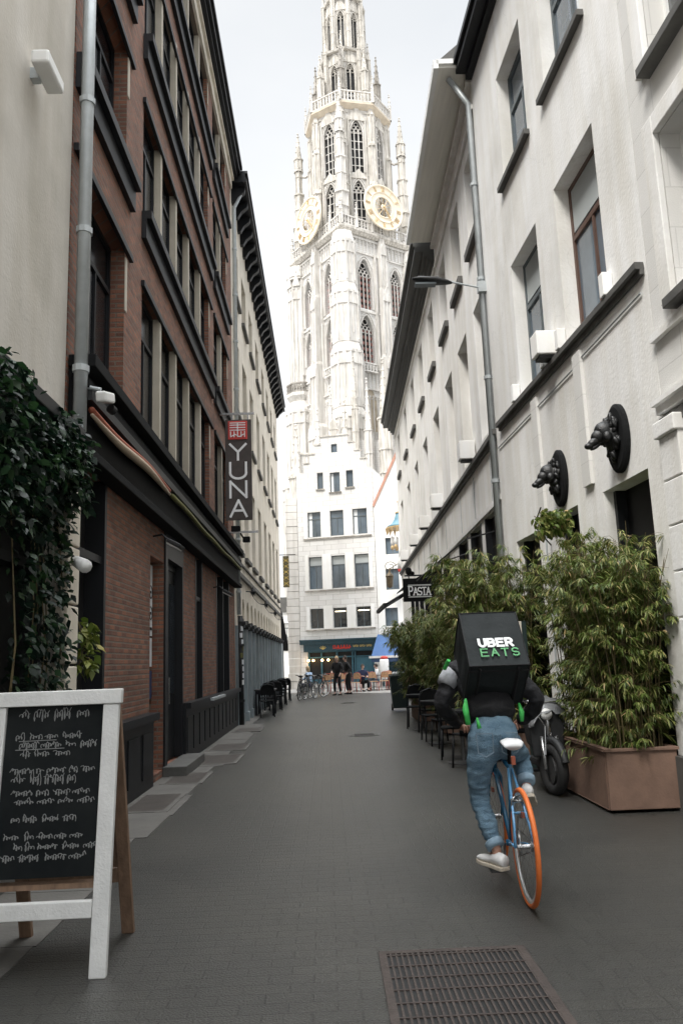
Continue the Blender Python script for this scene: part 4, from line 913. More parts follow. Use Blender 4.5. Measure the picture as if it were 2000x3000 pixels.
# piers, buttresses, blind tracery on the two street faces
for i,fr in enumerate(faces):
    mb=MB()
    for z0,z1,w,d in((0,26,1.5,2.0),(26,33,1.25,1.7),(33,42,1.0,1.3),(42,52,.8,1.0),(52,59,.65,.75)):
        for c in((-.2,) if i<2 else ()):  # mid pier
            c=.25*(1 if i==0 else -1)
            mb.box(c-w*.8,c+w*.8,.003,d,z0,z1,fr); mb.prism([(c-w*.8,z1),(c+w*.8,z1),(c+w*.35,z1+1.4),(c-w*.35,z1+1.4)],.003,d*.8,fr)
            for k in range(3): a=c-w*.7+k*w*.7; mb.box(a-.08,a+.08,d,d+.12,z0+.5,z1-.6,fr)
            mb.prism([(c-w*.8,z1-1.8),(c+w*.8,z1-1.8),(c,z1+.6)],d,d+.18,fr)
    # blind tracery ribs + bands
    for a in [x*.62-HF+.3 for x in range(20)]:
        for z0,z1 in((57.0,59.0),(37.5,40.2),(28,36.5),(14,27)):
            if any(abs(a-(w0+w1)/2)<(w1-w0)/2+.1 for w0,w1,_,_ in ((winL if i==0 else [(-q1,-q0,0,0) for q0,q1,_,_ in winL]) if i<2 else [])) and z0>57.5: continue
            mb.box(a-.07,a+.07,.003,.16,z0,z1,fr)
            mb.torus(fr.p(a+.31,.08,z1-.35),.22,.05,fr.n,8,4)
    for z in(56.9,59.0,48.3,40.4,37.2,27.6): mb.box(-HF,HF,.004,.22,z,z+.25,fr)
    for w0,w1,z0,z1 in ((winL if i==0 else [(-q1,-q0,z0,z1) for q0,q1,z0,z1 in winL]) if i<2 else []):
        c=(w0+w1)/2; hw=(w1-w0)/2+.42
        for s in(-1,1):
            mb.box(c+s*hw-.14,c+s*hw+.14,.003,.42,z0-1,z1-.4,fr); mb.prism([(c+s*hw-.2,z1-.4),(c+s*hw+.2,z1-.4),(c+s*hw,z1+.9)],.0031,.42,fr)
    if i<2: balus(mb,fr,-3.9 if i==0 else 1.35,-1.35 if i==0 else 3.9,39.6,1.3,.5,.5)
    build('face_buttress_and_tracery',mb,'tower',K_)
# flat arch panel under the right-face window, recess shade put into its colour
fr=faces[0]
mb=MB(); P=[(-3.7,31.5),(-3.7,35.4)]+[(-3.7+1.15*i/5,35.4+2.2*math.sin(PI/2*i/5)) for i in range(1,6)]; P=P+[(-5.1+0-a+0,z) for a,z in P][::-1]
mb.prism([(a,z) for a,z in P],.01,.05,fr); build('painted_arch_shade',mb,mat('painted-shade niche stone',(.42,.36,.28),.9,.3,.8),K_)
# corner piers
for k,(su,sn) in enumerate(((-1,1),(1,1),(-1,-1),(1,-1))):
    c=CC+uR*su*(HF-.2)+nR*sn*(HF-.2)
    mb=MB()
    def poly(r,n=8,ph=PI/8): return [(c.x+r*math.cos(2*PI*j/n+ang+ph),c.y+r*math.sin(2*PI*j/n+ang+ph)) for j in range(n)]
    R_=[(0,27,2.75),(27,34,2.5),(34,43,2.2),(43,51.5,1.95),(51.5,59,1.7)]
    if k==2: R_=[(0,27,3.0),(27,38,2.3),(38,57,1.55),(57,59,1.7)]
    for z0,z1,r in R_:
        mb.vprism(poly(r),z0,z1-1.2); mb.vprism(poly(r),z1-1.2,z1+.2,top=poly(r*.82)); mb.vprism(poly(r*1.06),z1-1.6,z1-1.25)
        for j in range(8):
            a=2*PI*j/8+ang+PI/8; x,y=c.x+r*math.cos(a),c.y+r*math.sin(a); mb.cyl((x,y,z0+.3),(x,y,z1-1.5),.13,n=5)
            a2=a+PI/8; r2=r*math.cos(PI/8); x,y=c.x+(r2+.03)*math.cos(a2),c.y+(r2+.03)*math.sin(a2); mb.cyl((x,y,z0+1.2),(x,y,z1-3),.09,n=4)
            f2=Fr((c.x+r2*math.cos(a2),c.y+r2*math.sin(a2),0),(-math.sin(a2),math.cos(a2),0),(math.cos(a2),math.sin(a2),0))
            w_=r*.34; mb.prism([(-w_,z1-3.2),(w_,z1-3.2),(0,z1-1.0)],.01,.14,f2)
    if k==2:
        mb.vprism(poly(2.2),39.0,39.5); mb.vprism(poly(1.6),38.0,39.0,top=poly(2.15))
    build('corner_pier',mb,'tower',K_)
    if k==2:
        mb=MB(); 
        for j in range(8):
            a0_=2*PI*j/8+ang+PI/8; a1_=a0_+PI/4; p0=Vector((c.x+2.1*math.cos(a0_),c.y+2.1*math.sin(a0_),0)); p1=Vector((c.x+2.1*math.cos(a1_),c.y+2.1*math.sin(a1_),0))
            f2=Fr(p0,(p1-p0),((p0+p1)/2-Vector((c.x,c.y,0)))); balus(mb,f2,0,(p1-p0).length,39.5,1.4,.4)
        build('stair_balcony',mb,'towerd',K_)
# cornice + gallery
mb=MB()
def sq(h): return [(CC+uR*a+nR*b).to_tuple()[:2] for a,b in((-h,-h),(h,-h),(h,h),(-h,h))]
mb.vprism(sq(HF+.3),59.5,59.9,top=sq(HF+.7)); mb.vprism(sq(HF+.75),59.9,60.25); mb.vprism(sq(HF+.4),60.25,60.4)
build('gallery_cornice',mb,'towerl',K_)
mb=MB()
for fr in faces:
    balus(mb,fr,-HF-.6,HF+.6,60.4,1.5,.55,.45)
    for a in(-6.4,-3.9,-1.3,1.3,3.9,6.4): p=fr.p(a,.45,0); pinn(mb,(p.x,p.y),.24,60.4,62.2,64.2,4)
build('gallery',mb,'tower',K_)
# octagon
def octp(r,ph=0,n=8): return [(CC.x+r*math.cos(2*PI*j/n+ang-PI/2+ph),CC.y+r*math.sin(2*PI*j/n+ang-PI/2+ph)) for j in range(n)]
RO=5.75; oct_=MB(); otr=MB(); orib=MB()
for j in range(8):
    a=ang-PI/2+PI/8+j*PI/4; n_=Vector((math.cos(a),math.sin(a),0)); ri=RO*math.cos(PI/8)
    fr=Fr(CC+n_*ri,(-n_.y,n_.x,0),n_); hw=RO*math.sin(PI/8)
    ws=[(-.95,.95,61.0,69.2),(-.95,.95,70.4,78.9)]
    for w in ws: lancet(oct_,otr,None,fr,*w,dep=.5,nm=2,frame=.18)
    wallmesh(fr,-hw,hw,60.3,80.6,ws,.5,.8,mb=oct_)
    for w in ws: build('window_opening',MB().box(w[0],w[1],-.495,-.46,w[2],w[3],fr),'dark',K_)
    for w in ws:
        z=w[2]+1.2
        while z<w[3]-1.5: otr.box(w[0],w[1],-.3,-.22,z,z+.1,fr); z+=1.3
    for x in(-1.25,1.25,-1.6,1.6): orib.box(x-.09,x+.09,.003,.24,60.5,79.2,fr)
    orib.prism([(-1.35,78.7),(1.35,78.7),(0,81.2)],.01,.2,fr); orib.prism([(-1.3,69.4),(1.3,69.4),(0,70.9)],.01,.2,fr)
    for z in(64.5,69.9,74.5,79.9): orib.box(-hw,-1.2,.004,.16,z,z+.2,fr).box(1.2,hw,.004,.16,z,z+.2,fr)
    # corner shafts
    v=CC+Vector((math.cos(a-PI/8),math.sin(a-PI/8),0))*RO
    for z0,z1,r in((60.4,69,.72),(69,75.5,.58),(75.5,80.6,.48)):
        P8=[(v.x+r*math.cos(2*PI*q/6+a),v.y+r*math.sin(2*PI*q/6+a)) for q in range(6)]
        orib.vprism(P8,z0,z1-.6); orib.vprism(P8,z1-.6,z1+.4,top=[(v.x+(x-v.x)*.7,v.y+(y-v.y)*.7) for x,y in P8])
        for q in range(6): orib.cyl((P8[q][0],P8[q][1],z0),(P8[q][0],P8[q][1],z1-.6),.1,n=4)
        orib.lathe([(r*1.25,0),(r*1.25,.25)],(v.x,v.y,z1-.9),6)
build('octagon_wall',oct_,'tower',K_); build('octagon_tracery',otr,'tower',K_); build('octagon_buttresses',orib,'towerl',K_)
mb=MB(); mb.vprism(octp(RO+.1),80.5,81.0,top=octp(RO+.8)); mb.vprism(octp(RO+.85),81.0,81.35); build('crown_cornice',mb,mat('tan cornice stone',(.62,.54,.43),.85,.15,1),K_)  # crown cornice in a darker, warmer stone colour than the walls
mb=MB()
pp=octp(RO+.75)
for j in range(8):
    p0,p1=Vector((*pp[j],0)),Vector((*pp[(j+1)%8],0)); f2=Fr(p0,p1-p0,(p0+p1)/2-CC); balus(mb,f2,0,(p1-p0).length,81.35,1.7,.5); pinn(mb,p0,.26,81.35,83.4,85.8,4)
build('crown_gallery',mb,'tower',K_)
# lantern stages
def lantern(z0,z1,r,ph,nm,outr=None,outz=None,outtip=None,m='tower'):
    w_=MB(); t_=MB()
    for j in range(8):
        a=ang-PI/2+PI/8+j*PI/4+ph; n_=Vector((math.cos(a),math.sin(a),0)); hw=r*math.sin(PI/8); fr=Fr(CC+n_*r*math.cos(PI/8),(-n_.y,n_.x,0),n_)
        ws=[(-hw*.52,hw*.52,z0+.8,z1-2)]; lancet(w_,t_,None,fr,*ws[0],dep=.35,nm=1,frame=.16); wallmesh(fr,-hw,hw,z0,z1,ws,.35,.6,mb=w_)
        build('window_opening',MB().box(ws[0][0],ws[0][1],-.345,-.32,ws[0][2],ws[0][3],fr),'dark',K_)
        v=CC+Vector((math.cos(a-PI/8),math.sin(a-PI/8),0))*(r+.2); pinn(t_,v,.36,z0,z1+.2,z1+3.2,6)
        t_.prism([(-hw*.8,z1-1.9),(hw*.8,z1-1.9),(0,z1+.9)],.01,.16,fr)
    t_.lathe([(r+.5,0),(r+.6,.3),(r+.2,.5)],(CC.x,CC.y,z1),8)
    build('lantern_wall',w_,m,K_); build('lantern_tracery',t_,'towerl',K_)
lantern(81.3,92.0,3.4,0,1); lantern(92.4,101.5,2.9,PI/8,1); lantern(101.9,109,2.2,0,1)
mb=MB(); pinn(mb,CC,1.7,109,111,123,8); build('spire',mb,'tower',K_)
for j in range(8):
    a=ang-PI/2+j*PI/4; v=CC+Vector((math.cos(a),math.sin(a),0))*4.75
    mb=MB(); pinn(mb,v,.55,81.3,87.6,92.6 if j%2 else 91.6,6)
    for z in(84.0,87.0): mb.tube([v+Vector((0,0,z)),CC+(v-CC)*.85+Vector((0,0,z+.5)),CC+(v-CC)*.68+Vector((0,0,z+1.6))],.16,5)
    build('pinnacle',mb,'towerd' if j%2 else 'towerl',K_)
# free-standing corner turrets with flying links
for k,(su,sn) in enumerate(((-1,1),(1,1),(-1,-1),(1,-1))):
    v=CC+uR*su*5.55+nR*sn*5.55; mb=MB()
    for z0,z1,r in((60.3,65.5,.95),(65.5,71,.72),(71,75.5,.55)): pinn(mb,v,r,z0,z1,z1+1.5,6)
    pinn(mb,v,.62,75.0,77.0,81.6,8)
    d=(CC-v).normalized()
    for z in(68.8,74.3): mb.tube([v+Vector((0,0,z)),v+d*1.1+Vector((0,0,z-.25)),v+d*2.3+Vector((0,0,z+.7))],.17,5)
    build('corner_turret',mb,'towerl' if k else 'tower',K_)
# clocks
def clock(fr,a,zc):
    c=lambda x,z,d=.0:fr.p(a+x,1.35+d,zc+z)
    mb=MB().torus(c(0,0),3.28,.15,fr.n,56,6).torus(c(0,0),2.25,.10,fr.n,48,5).torus(c(0,0),1.55,.09,fr.n,40,5).torus(c(0,0),.28,.16,fr.n,16,5)
    # flat annulus carrying the numerals
    n=48; P=[]; 
    for r in(3.22,1.62):
        for j in range(n): t=2*PI*j/n; P.append(c(r*math.cos(t),r*math.sin(t),-.02))
    for r in(3.22,1.62):
        for j in range(n): t=2*PI*j/n; P.append(c(r*math.cos(t),r*math.sin(t),-.1))
    F_=[(j,(j+1)%n,n+(j+1)%n,n+j) for j in range(n)]+[(2*n+j,3*n+j,3*n+(j+1)%n,2*n+(j+1)%n) for j in range(n)]
    mb.add(P,F_)
    ck=build('clock_face',mb,'clockf',K_)
    num=['XII','I','II','III','IIII','V','VI','VII','VIII','IX','X','XI']
    for h,s in enumerate(num):
        mb=MB(); th=PI/2-h*PI/6; e=(math.cos(th),math.sin(th)); tt=(e[1],-e[0]); n_=len(s)
        for q,ch in enumerate(s):
            o=(q-(n_-1)/2)*.2
            def L(x,y): return c(e[0]*(2.66+y)+tt[0]*(o+x),e[1]*(2.66+y)+tt[1]*(o+x),.03)
            segs={'I':[((0,-.4),(0,.4))],'V':[((-.09,.4),(0,-.4)),((.09,.4),(0,-.4))],'X':[((-.09,.4),(.09,-.4)),((.09,.4),(-.09,-.4))]}[ch]
            for p0,p1 in segs: mb.cyl(L(*p0),L(*p1),.04,n=4)
        build('numeral',mb,'gold',ck)
    mb=MB().cyl(c(0,0,.12),c(1.1,-1.35,.12),.13,.05,5).cyl(c(0,0,.16),c(1.45,-2.2,.16),.09,.04,5).ball(c(0,0,.15),.2,8,6)
    for j in range(12): t=PI/6*j; mb.cyl(c(.25*math.cos(t),.25*math.sin(t)),c(1.52*math.cos(t),1.52*math.sin(t)),.035,n=4)
    build('hands',mb,'gold',ck)
clock(faces[0],.25,64.3); clock(faces[1],-.3,63.9)
# small stair gallery on the right face
mb=MB(); fr=faces[0]
mb.box(2.6,6.4,.01,1.6,38.2,38.6,fr).box(2.7,6.2,.01,1.3,30,38.2,fr); balus(mb,fr,2.6,6.4,38.6,1.5,.5,1.5); mb.prism([(3.4,38.6),(6.4,43),(6.4,43.4),(3.4,39)],.3,.5,fr)
build('stair_gallery',mb,'tower',K_)
# ---- nave / chapels at the tower's foot
N=root('cathedral_nave','pale lower walls and chapels of the cathedral behind the roofs','church wall',(8,104,0))
mb=MB(); 
mb.box(-3.4,3.5,98.5,106,0,27.5).box(8,24,97,112,0,33).box(3,9,99,104,0,29); build('wall',mb,'tbrick',N)
for i,(x,y,r,z1,tp) in enumerate([(-3.0,98.2,.9,24,31),(-.2,98.2,.7,26,33),(3.2,98.0,.8,26,34),(6.2,98.4,.55,30,37),(8.2,96.8,.8,31,39),(10.8,96.8,.6,30,38),(4.6,98.6,.4,33,40),(1.5,98.2,.45,28,36)]):
    mb=MB(); pinn(mb,(x,y),r,0,z1,tp,8); build('buttress_pinnacle',mb,'tower' if i%2 else 'towerl',N)
mb=MB(); fr=Fr((0,98.5,0),(1,0,0),(0,-1,0))
for a in [-3.3+.45*k for k in range(15)]: mb.box(a-.05,a+.05,.003,.12,14,27,fr)
fr2=Fr((0,97,0),(1,0,0),(0,-1,0))
for a in [8.2+.6*k for k in range(26)]: mb.box(a-.06,a+.06,.003,.14,18,32.5,fr2)
for z in(18,23,27.2): mb.box(-3.4,3.5,.004,.2,z,z+.25,fr)
for z in(20,26,32.6): mb.box(8,24,.004,.2,z,z+.25,fr2)
build('blind_tracery',mb,'towerl',N)
build('roof',MB().prism([(8,33),(24,33),(16,44)],98,140,Fr((0,0,0),(1,0,0),(0,1,0))),'sill',N)
# ================================================================== FIGURES: skin-grown bodies
def skin(name,nodes,edges,m,parent,root_i=0,sub=2,wr=0.,wf=9.,seed=0,stretch=(1,1,1)):
    """nodes: list of (x,y,z,rx[,ry]); grown with a Skin modifier and baked"""
    off=wloc(parent)
    me=bpy.data.meshes.new(name); me.from_pydata([tuple(Vector(n[:3])-off) for n in nodes],edges,[]); 
    o=bpy.data.objects.new(name,me); COL.objects.link(o)
    s=o.modifiers.new('s','SKIN'); s.use_smooth_shade=True
    sv=me.skin_vertices[0].data
    for i,n in enumerate(nodes): sv[i].radius=(n[3],n[4] if len(n)>4 else n[3]); sv[i].use_root=(i==root_i)
    if sub: u=o.modifiers.new('u','SUBSURF'); u.levels=sub; u.render_levels=sub
    bpy.context.view_layer.update()
    dg=bpy.context.evaluated_depsgraph_get(); nm=bpy.data.meshes.new_from_object(o.evaluated_get(dg)); nm.name=name
    o.modifiers.clear(); o.data=nm; bpy.data.meshes.remove(me)
    if wr:
        nm.calc_loop_triangles()
        co=[(v.co.copy(),v.normal.copy()) for v in nm.vertices]
        for v,(c,n) in zip(nm.vertices,co):
            q=Vector((c.x*stretch[0],c.y*stretch[1],c.z*stretch[2]))*wf+Vector((seed,seed*2,0))
            w=noise.noise(q); r=1-2*abs(noise.noise(q*1.6+Vector((5,3,1))))
            f=abs(noise.noise(q*2.3+Vector((9,1,4)))); v.co=c+n*(wr*(.5*w+.55*r+.5*(f**.6-.45)))
    nm.materials.clear(); nm.materials.append(M[m]); nm.polygons.foreach_set('use_smooth',[True]*len(nm.polygons))
    o.parent=parent; return o
def head_mb(mb,c,s=1.,rz=0,pitch=0):
    """egg-shaped head facing +Y (before rz) with nose, ears, brow and chin"""
    q=Matrix.Rotation(rz,3,'Z')@Matrix.Rotation(pitch,3,'X'); c=Vector(c)
    P=[];F=[];n=20;m=14
    for i in range(m+1):
        th=PI*i/m
        for k in range(n):
            a=2*PI*k/n; x=math.sin(th)*math.cos(a)*.075; y=math.sin(th)*math.sin(a)*.093; z=math.cos(th)*.118
            if z<-.02: x*=1-.32*(-z-.02)/.1; y=y*(1-.12*(-z)/.1)+(.012 if y>0 else .02)*(-z/.1)
            if y>.04 and abs(x)<.02: y+=.022*math.exp(-((z+.015)/.022)**2)*(1-abs(x)/.02)
            if y>.05: y+=.006*math.exp(-((z-.03)/.01)**2); y-=.008*math.exp(-((z-.008)/.012)**2)*(1 if abs(abs(x)-.03)<.02 else 0)
            if y>.05 and abs(x)<.03: y+=.006*math.exp(-((z+.05)/.012)**2)
            P.append(c+q@(Vector((x,y,z))*s))
    for i in range(m):
        for k in range(n): F.append((i*n+k,(i+1)*n+k,(i+1)*n+(k+1)%n,i*n+(k+1)%n))
    mb.add(P,F)
    for e in(-1,1): mb.ball(c+q@(Vector((e*.078,-.005,-.005))*s),.028*s,8,6,(.35,.7,1.1))
    return q
def hair_mb(c,s,q,long=0.):
    mb=MB(); c=Vector(c); P=[];F=[];n=20;m=10
    for i in range(m+1):
        th=PI*.62*i/m
        for k in range(n):
            a=2*PI*k/n; y=math.sin(th)*math.sin(a)*.104; x=math.sin(th)*math.cos(a)*.086; z=math.cos(th)*.13+.004
            if y>.03 and z<.05: z=.05+(z-.05)*.1; 
            if y<0: z-=long*max(0,(th-1.2))
            j=1+.05*noise.noise(Vector((x,y,z))*60); P.append(c+q@(Vector((x*j,y*j,z))*s))
    for i in range(m):
        for k in range(n): F.append((i*n+k,(i+1)*n+k,(i+1)*n+(k+1)%n,i*n+(k+1)%n))
    return mb.add(P,F)
def shoe_mb(heel,toe,z_up=(0,0,1),h=.075,w=.048):
    """low sneaker from heel point to toe point (sole line)"""
    heel=Vector(heel); toe=Vector(toe); d=(toe-heel); L=d.length; d.normalize(); up=Vector(z_up); up=(up-d*up.dot(d)).normalized(); s=d.cross(up)
    prof=[(0,.6,.75),(.04,.82,.95),(.2,.86,1.0),(.36,.82,.95),(.5,.88,.72),(.66,1.02,.56),(.82,.98,.46),(.94,.74,.36),(1.0,.35,.22)]
    P=[];n=12
    for t,wf_,hf in prof:
        for k in range(n):
            a=2*PI*k/n; x=math.cos(a)*w*wf_; z=h*hf*(.5+.5*math.sin(a)); 
            if math.sin(a)>0: x*=1-.35*math.sin(a)**2
            P.append(heel+d*(t*L)+s*x+up*(z+.018))
    F=[(i*n+k,i*n+(k+1)%n,(i+1)*n+(k+1)%n,(i+1)*n+k) for i in range(len(prof)-1) for k in range(n)]+[tuple(range(n)),tuple(range((len(prof)-1)*n,len(prof)*n))]
    up_=MB().add(P,F)
    P=[];
    for t,wf_,_ in prof:
        for zz in(0,.024):
            for e in(-1,1): P.append(heel+d*(t*L*1.01-.003)+s*(e*w*(wf_*1.03+.05))+up*zz)
    F=[]
    for i in range(len(prof)-1):
        a=i*4;b=a+4; F+=[(a,a+1,b+1,b),(a+2,b+2,b+3,a+3),(a,b,b+2,a+2),(a+1,a+3,b+3,b+1)]
    F+=[(0,2,3,1),(len(prof)*4-4,len(prof)*4-3,len(prof)*4-1,len(prof)*4-2)]
    return up_,MB().add(P,F)
def chain(nodes,edges,pts,start=None):
    prev=start
    for p in pts:
        nodes.append(p); i=len(nodes)-1
        if prev is not None: edges.append((prev,i))
        prev=i
    return prev

# ================================================================== BICYCLES
def bicycle(label,group=None,c=None,loc=(0,0,0),rz=0,lean=0,steer=0,fine=True,name='bicycle'):
    """origin at the rear tyre's contact point, heading +Y"""
    c=c or {}
    tyre=c.get('tyre','tyreb'); rimm=c.get('rim','rim'); f1=c.get('frame','black'); f2=c.get('frame2',f1); sd=c.get('saddle','blackm')
    t=root(name,label,'bicycle',(0,0,0),group)
    Rw=.328; ra=Vector((0,0,.345)); fa=Vector((0,1.0,.345)); bb=Vector((0,.43,.28)); st=Vector((0,.285,.80)); ht=Vector((0,.80,.86)); hb=Vector((0,.85,.70))
    ns=28 if fine else 14
    def wheel(o,st_=0):
        q=Matrix.Rotation(st_,3,'Z'); ax=q@Vector((1,0,0))
        w=build('wheel',MB().torus(o,Rw,.0165,ax,56 if fine else 28,8),tyre,t,smooth=True)
        mb=MB(); n=56 if fine else 28; m_=ax.to_track_quat('Z','Y').to_matrix(); P=[];F=[]
        for i in range(n):
            a=2*PI*i/n; e=m_@Vector((math.cos(a),math.sin(a),0))
            for r,x in((.318,.011),(.296,.009),(.293,0),(.296,-.009),(.318,-.011)): P.append(o+e*r+ax*x)
        for i in range(n):
            for j in range(4): F.append((i*5+j,((i+1)%n)*5+j,((i+1)%n)*5+j+1,i*5+j+1))
        mb.add(P,F); build('rim',mb,rimm,w,smooth=True,flip=False)
        mb=MB()
        for i in range(ns):
            a=2*PI*i/ns; b=a+(1 if i%4<2 else -1)*.9; s=(.03 if i%2 else -.03)
            e=m_@Vector((math.cos(a),math.sin(a),0)); h=m_@Vector((math.cos(b),math.sin(b),0))
            mb.cyl(o+h*.02+ax*s,o+e*.3,.0011 if fine else .002,n=4,cap=False)
        build('spokes',mb,'steel',w)
        build('hub',MB().cyl(o-ax*.05,o+ax*.05,.014,n=10).cyl(o-ax*.034,o-ax*.028,.024,n=12).cyl(o+ax*.028,o+ax*.034,.024,n=12),'steel',w)
        if fine: build('reflector',MB().box(o.x-.008,o.x+.008,o.y-.02,o.y+.02,o.z+.17,o.z+.2),'awno',w)
    wheel(ra); wheel(fa,steer)
    build('frame',MB().tube([st,bb],.0145,10).tube([bb+Vector((0,-.01,0)),bb+Vector((0,.012,0))],.02).cyl(bb-Vector((.034,0,0)),bb+Vector((.034,0,0)),.021,n=12).tube([bb,hb],.0165,10).tube([st-Vector((0,0,.03)),ht-Vector((0,.005,.03))],.014,10).tube([hb-Vector((0,-.008,.02)),ht+Vector((0,-.004,.02))],.018,10),f2,t,smooth=True)
    mb=MB()
    for s in(-1,1):
        mb.tube([st+Vector((s*.012,0,-.03)),Vector((s*.045,.06,.47)),ra+Vector((s*.06,0,0))],.0085,8)
        mb.tube([bb+Vector((s*.02,-.02,0)),Vector((s*.04,.2,.32)),ra+Vector((s*.06,0,0))],.009,8)
    mb.tube([Vector((-.035,.10,.525)),Vector((.035,.10,.525))],.008,6)
    build('stays',mb,f1,t,smooth=True)
    mb=MB()
    for s in(-1,1): mb.tube([hb+Vector((s*.012,0,0)),Vector((s*.042,.865,.64)),Vector((s*.05,.93,.46)),fa+Vector((s*.05,0,0))],[.012,.012,.01,.007],8)
    build('fork',mb,f2,t,smooth=True)
    build('seat_post',MB().tube([st,st+Vector((0,-.028,.13))],.0135,10).box(-.012,.012,.2,.3,.915,.93),c.get('post','steel'),t,smooth=False)
    # saddle: wide tail, narrow nose
    P=[];F=[];prof=[(-.13,.060,.925,.03),(-.10,.074,.945,.04),(-.05,.072,.952,.04),(0,.045,.95,.035),(.05,.026,.95,.03),(.10,.02,.948,.026),(.135,.012,.94,.018)]
    n=12
    for y,w,z,h in prof:
        for k in range(n): a=2*PI*k/n; P.append((math.cos(a)*w*(1 if math.sin(a)>-.2 else .85),.245+y,z+math.sin(a)*h*(.45 if math.sin(a)>0 else .8)))
    F=[(i*n+k,i*n+(k+1)%n,(i+1)*n+(k+1)%n,(i+1)*n+k) for i in range(len(prof)-1) for k in range(n)]+[tuple(range(n)),tuple(range((len(prof)-1)*n,len(prof)*n))]
    build('saddle',MB().add(P,F),sd,t,smooth=True)
    hb_=build('handlebar',MB().tube([(0,.80,.84),(0,.79,.93),(0,.85,.945)],.013,8).tube([(-.23,.83,.955),(-.1,.855,.948),(.1,.855,.948),(.23,.83,.955)],.0125,8),'steel',t,smooth=True)
    for s in(-1,1): build('grip',MB().cyl((s*.135,.85,.95),(s*.235,.83,.956),.018,n=10),'blackm',hb_)
    mb=MB().cyl((.036,.43,.28),(.044,.43,.28),.09,n=24)
    build('chainring',mb,'steel',t)
    mb=MB().tube([(.04,.43,.37),(.04,0,.375)],.004,5).tube([(.04,.43,.19),(.04,0,.315)],.004,5).cyl((.03,0,.345),(.045,0,.345),.032,n=14); build('chain',mb,'dsteel',t)
    ca=c.get('crank',R(-90))  # left crank angle in the YZ plane
    for s in(-1,1):
        a=ca if s<0 else ca+PI; p=Vector((s*.055,.43+math.cos(a)*.17,.28+math.sin(a)*.17))
        k=build('crank',MB().tube([(s*.045,.43,.28),p],.009,6),'steel',t); build('pedal',MB().box(min(s*.06,s*.15),max(s*.06,s*.15),p.y-.04,p.y+.04,p.z-.011,p.z+.011),'dsteel',k)
    mb=MB().tube([(-.04,.135,.53),(-.038,.12,.60),(0,.125,.63)],.007,6).tube([(.04,.135,.53),(.038,.12,.60),(0,.125,.63)],.007,6).box(-.03,.05,.115,.14,.585,.6)
    build('rear_brake',mb,'steel',t,smooth=True)
    if fine: build('rear_light',MB().box(-.03,-.005,.06,.09,.82,.87),'awno',t)
    t.location=loc; t.rotation_euler=(0,lean,rz); return t
RB=Vector((1.18,5.2,0))
bicycle('light blue and dark blue bicycle with orange tyres and white saddle, ridden by the courier',c=dict(tyre='tyre',frame='blueL',frame2='blueD',saddle='saddle',post='blackm',crank=R(-84)),loc=RB,rz=R(-1),lean=R(-.5),steer=R(3))
# ================================================================== THE RIDER
P_=root('person','cyclist in black jacket, rolled blue jeans and white sneakers, standing on the pedals','person',(1.12,5.6,0))
hipL=(1.005,5.60,.955);hipR=(1.20,5.60,.955)
kL=(1.005,5.70,.55); aL=(1.075,5.56,.235); kR=(1.38,5.96,.79); aR=(1.335,5.73,.605)
# body: one continuous surface (ankles, torso, neck, arms, hands with fingers, head)
n_=[];e_=[]
chain(n_,e_,[(1.10,5.63,.98,.07,.06),(1.10,5.78,1.18,.09,.07),(1.10,5.95,1.36,.10,.07)])
nk=chain(n_,e_,[(1.10,6.04,1.45,.06),(1.10,6.10,1.50,.052),(1.10,6.15,1.56,.06)],2)
for s,sh_,el,wr in((-1,(.91,5.98,1.40),(.79,5.90,1.17),(.955,6.10,.995)),(1,(1.29,5.98,1.40),(1.53,5.93,1.18),(1.375,6.08,1.0))):
    w=chain(n_,e_,[(*sh_,.040),(*el,.030),(*wr,.025)],2)
    gx=1.175+s*(.185 if s>0 else .16); p=chain(n_,e_,[(gx+s*.01,6.09,.985,.030,.018)],w)
    for f,(dx,L) in enumerate(((-.032,.9),(-.011,1.05),(.010,1.0),(.030,.8))):
        x=gx+dx; chain(n_,e_,[(x,6.075,.995,.0095),(x,6.05+.0,1.003*1,.009),(x,6.025,.975,.0085),(x,6.03,.955,.0075)][:3 if L<.9 else 4],p)
    chain(n_,e_,[(gx-s*.045,6.06,.975,.010),(gx-s*.05,6.035,.962,.009)],p)
for h,k,a,toe in((hipL,kL,aL,(1.03,5.66,.17)),(hipR,kR,aR,(1.36,5.82,.55))):
    chain(n_,e_,[(*h,.050),(*k,.038),(*a,.034),(*toe,.028)],0)
bo=skin('body',n_,e_,'skin',P_,0,2)
# head joined into the body mesh
hm=MB(); q_=head_mb(hm,(1.10,6.17,1.60),1.,0,R(-5))
off=wloc(P_); bm=bmesh.new(); bm.from_mesh(bo.data); vs=[bm.verts.new(Vector(v)-off) for v in hm.v]
for f in hm.f:
    try: bm.faces.new([vs[i] for i in f])
    except: pass
bm.to_mesh(bo.data); bm.free(); bo.data.polygons.foreach_set('use_smooth',[True]*len(bo.data.polygons))
build('hair',hair_mb((1.10,6.17,1.60),1.02,q_),'hair',P_,smooth=True)
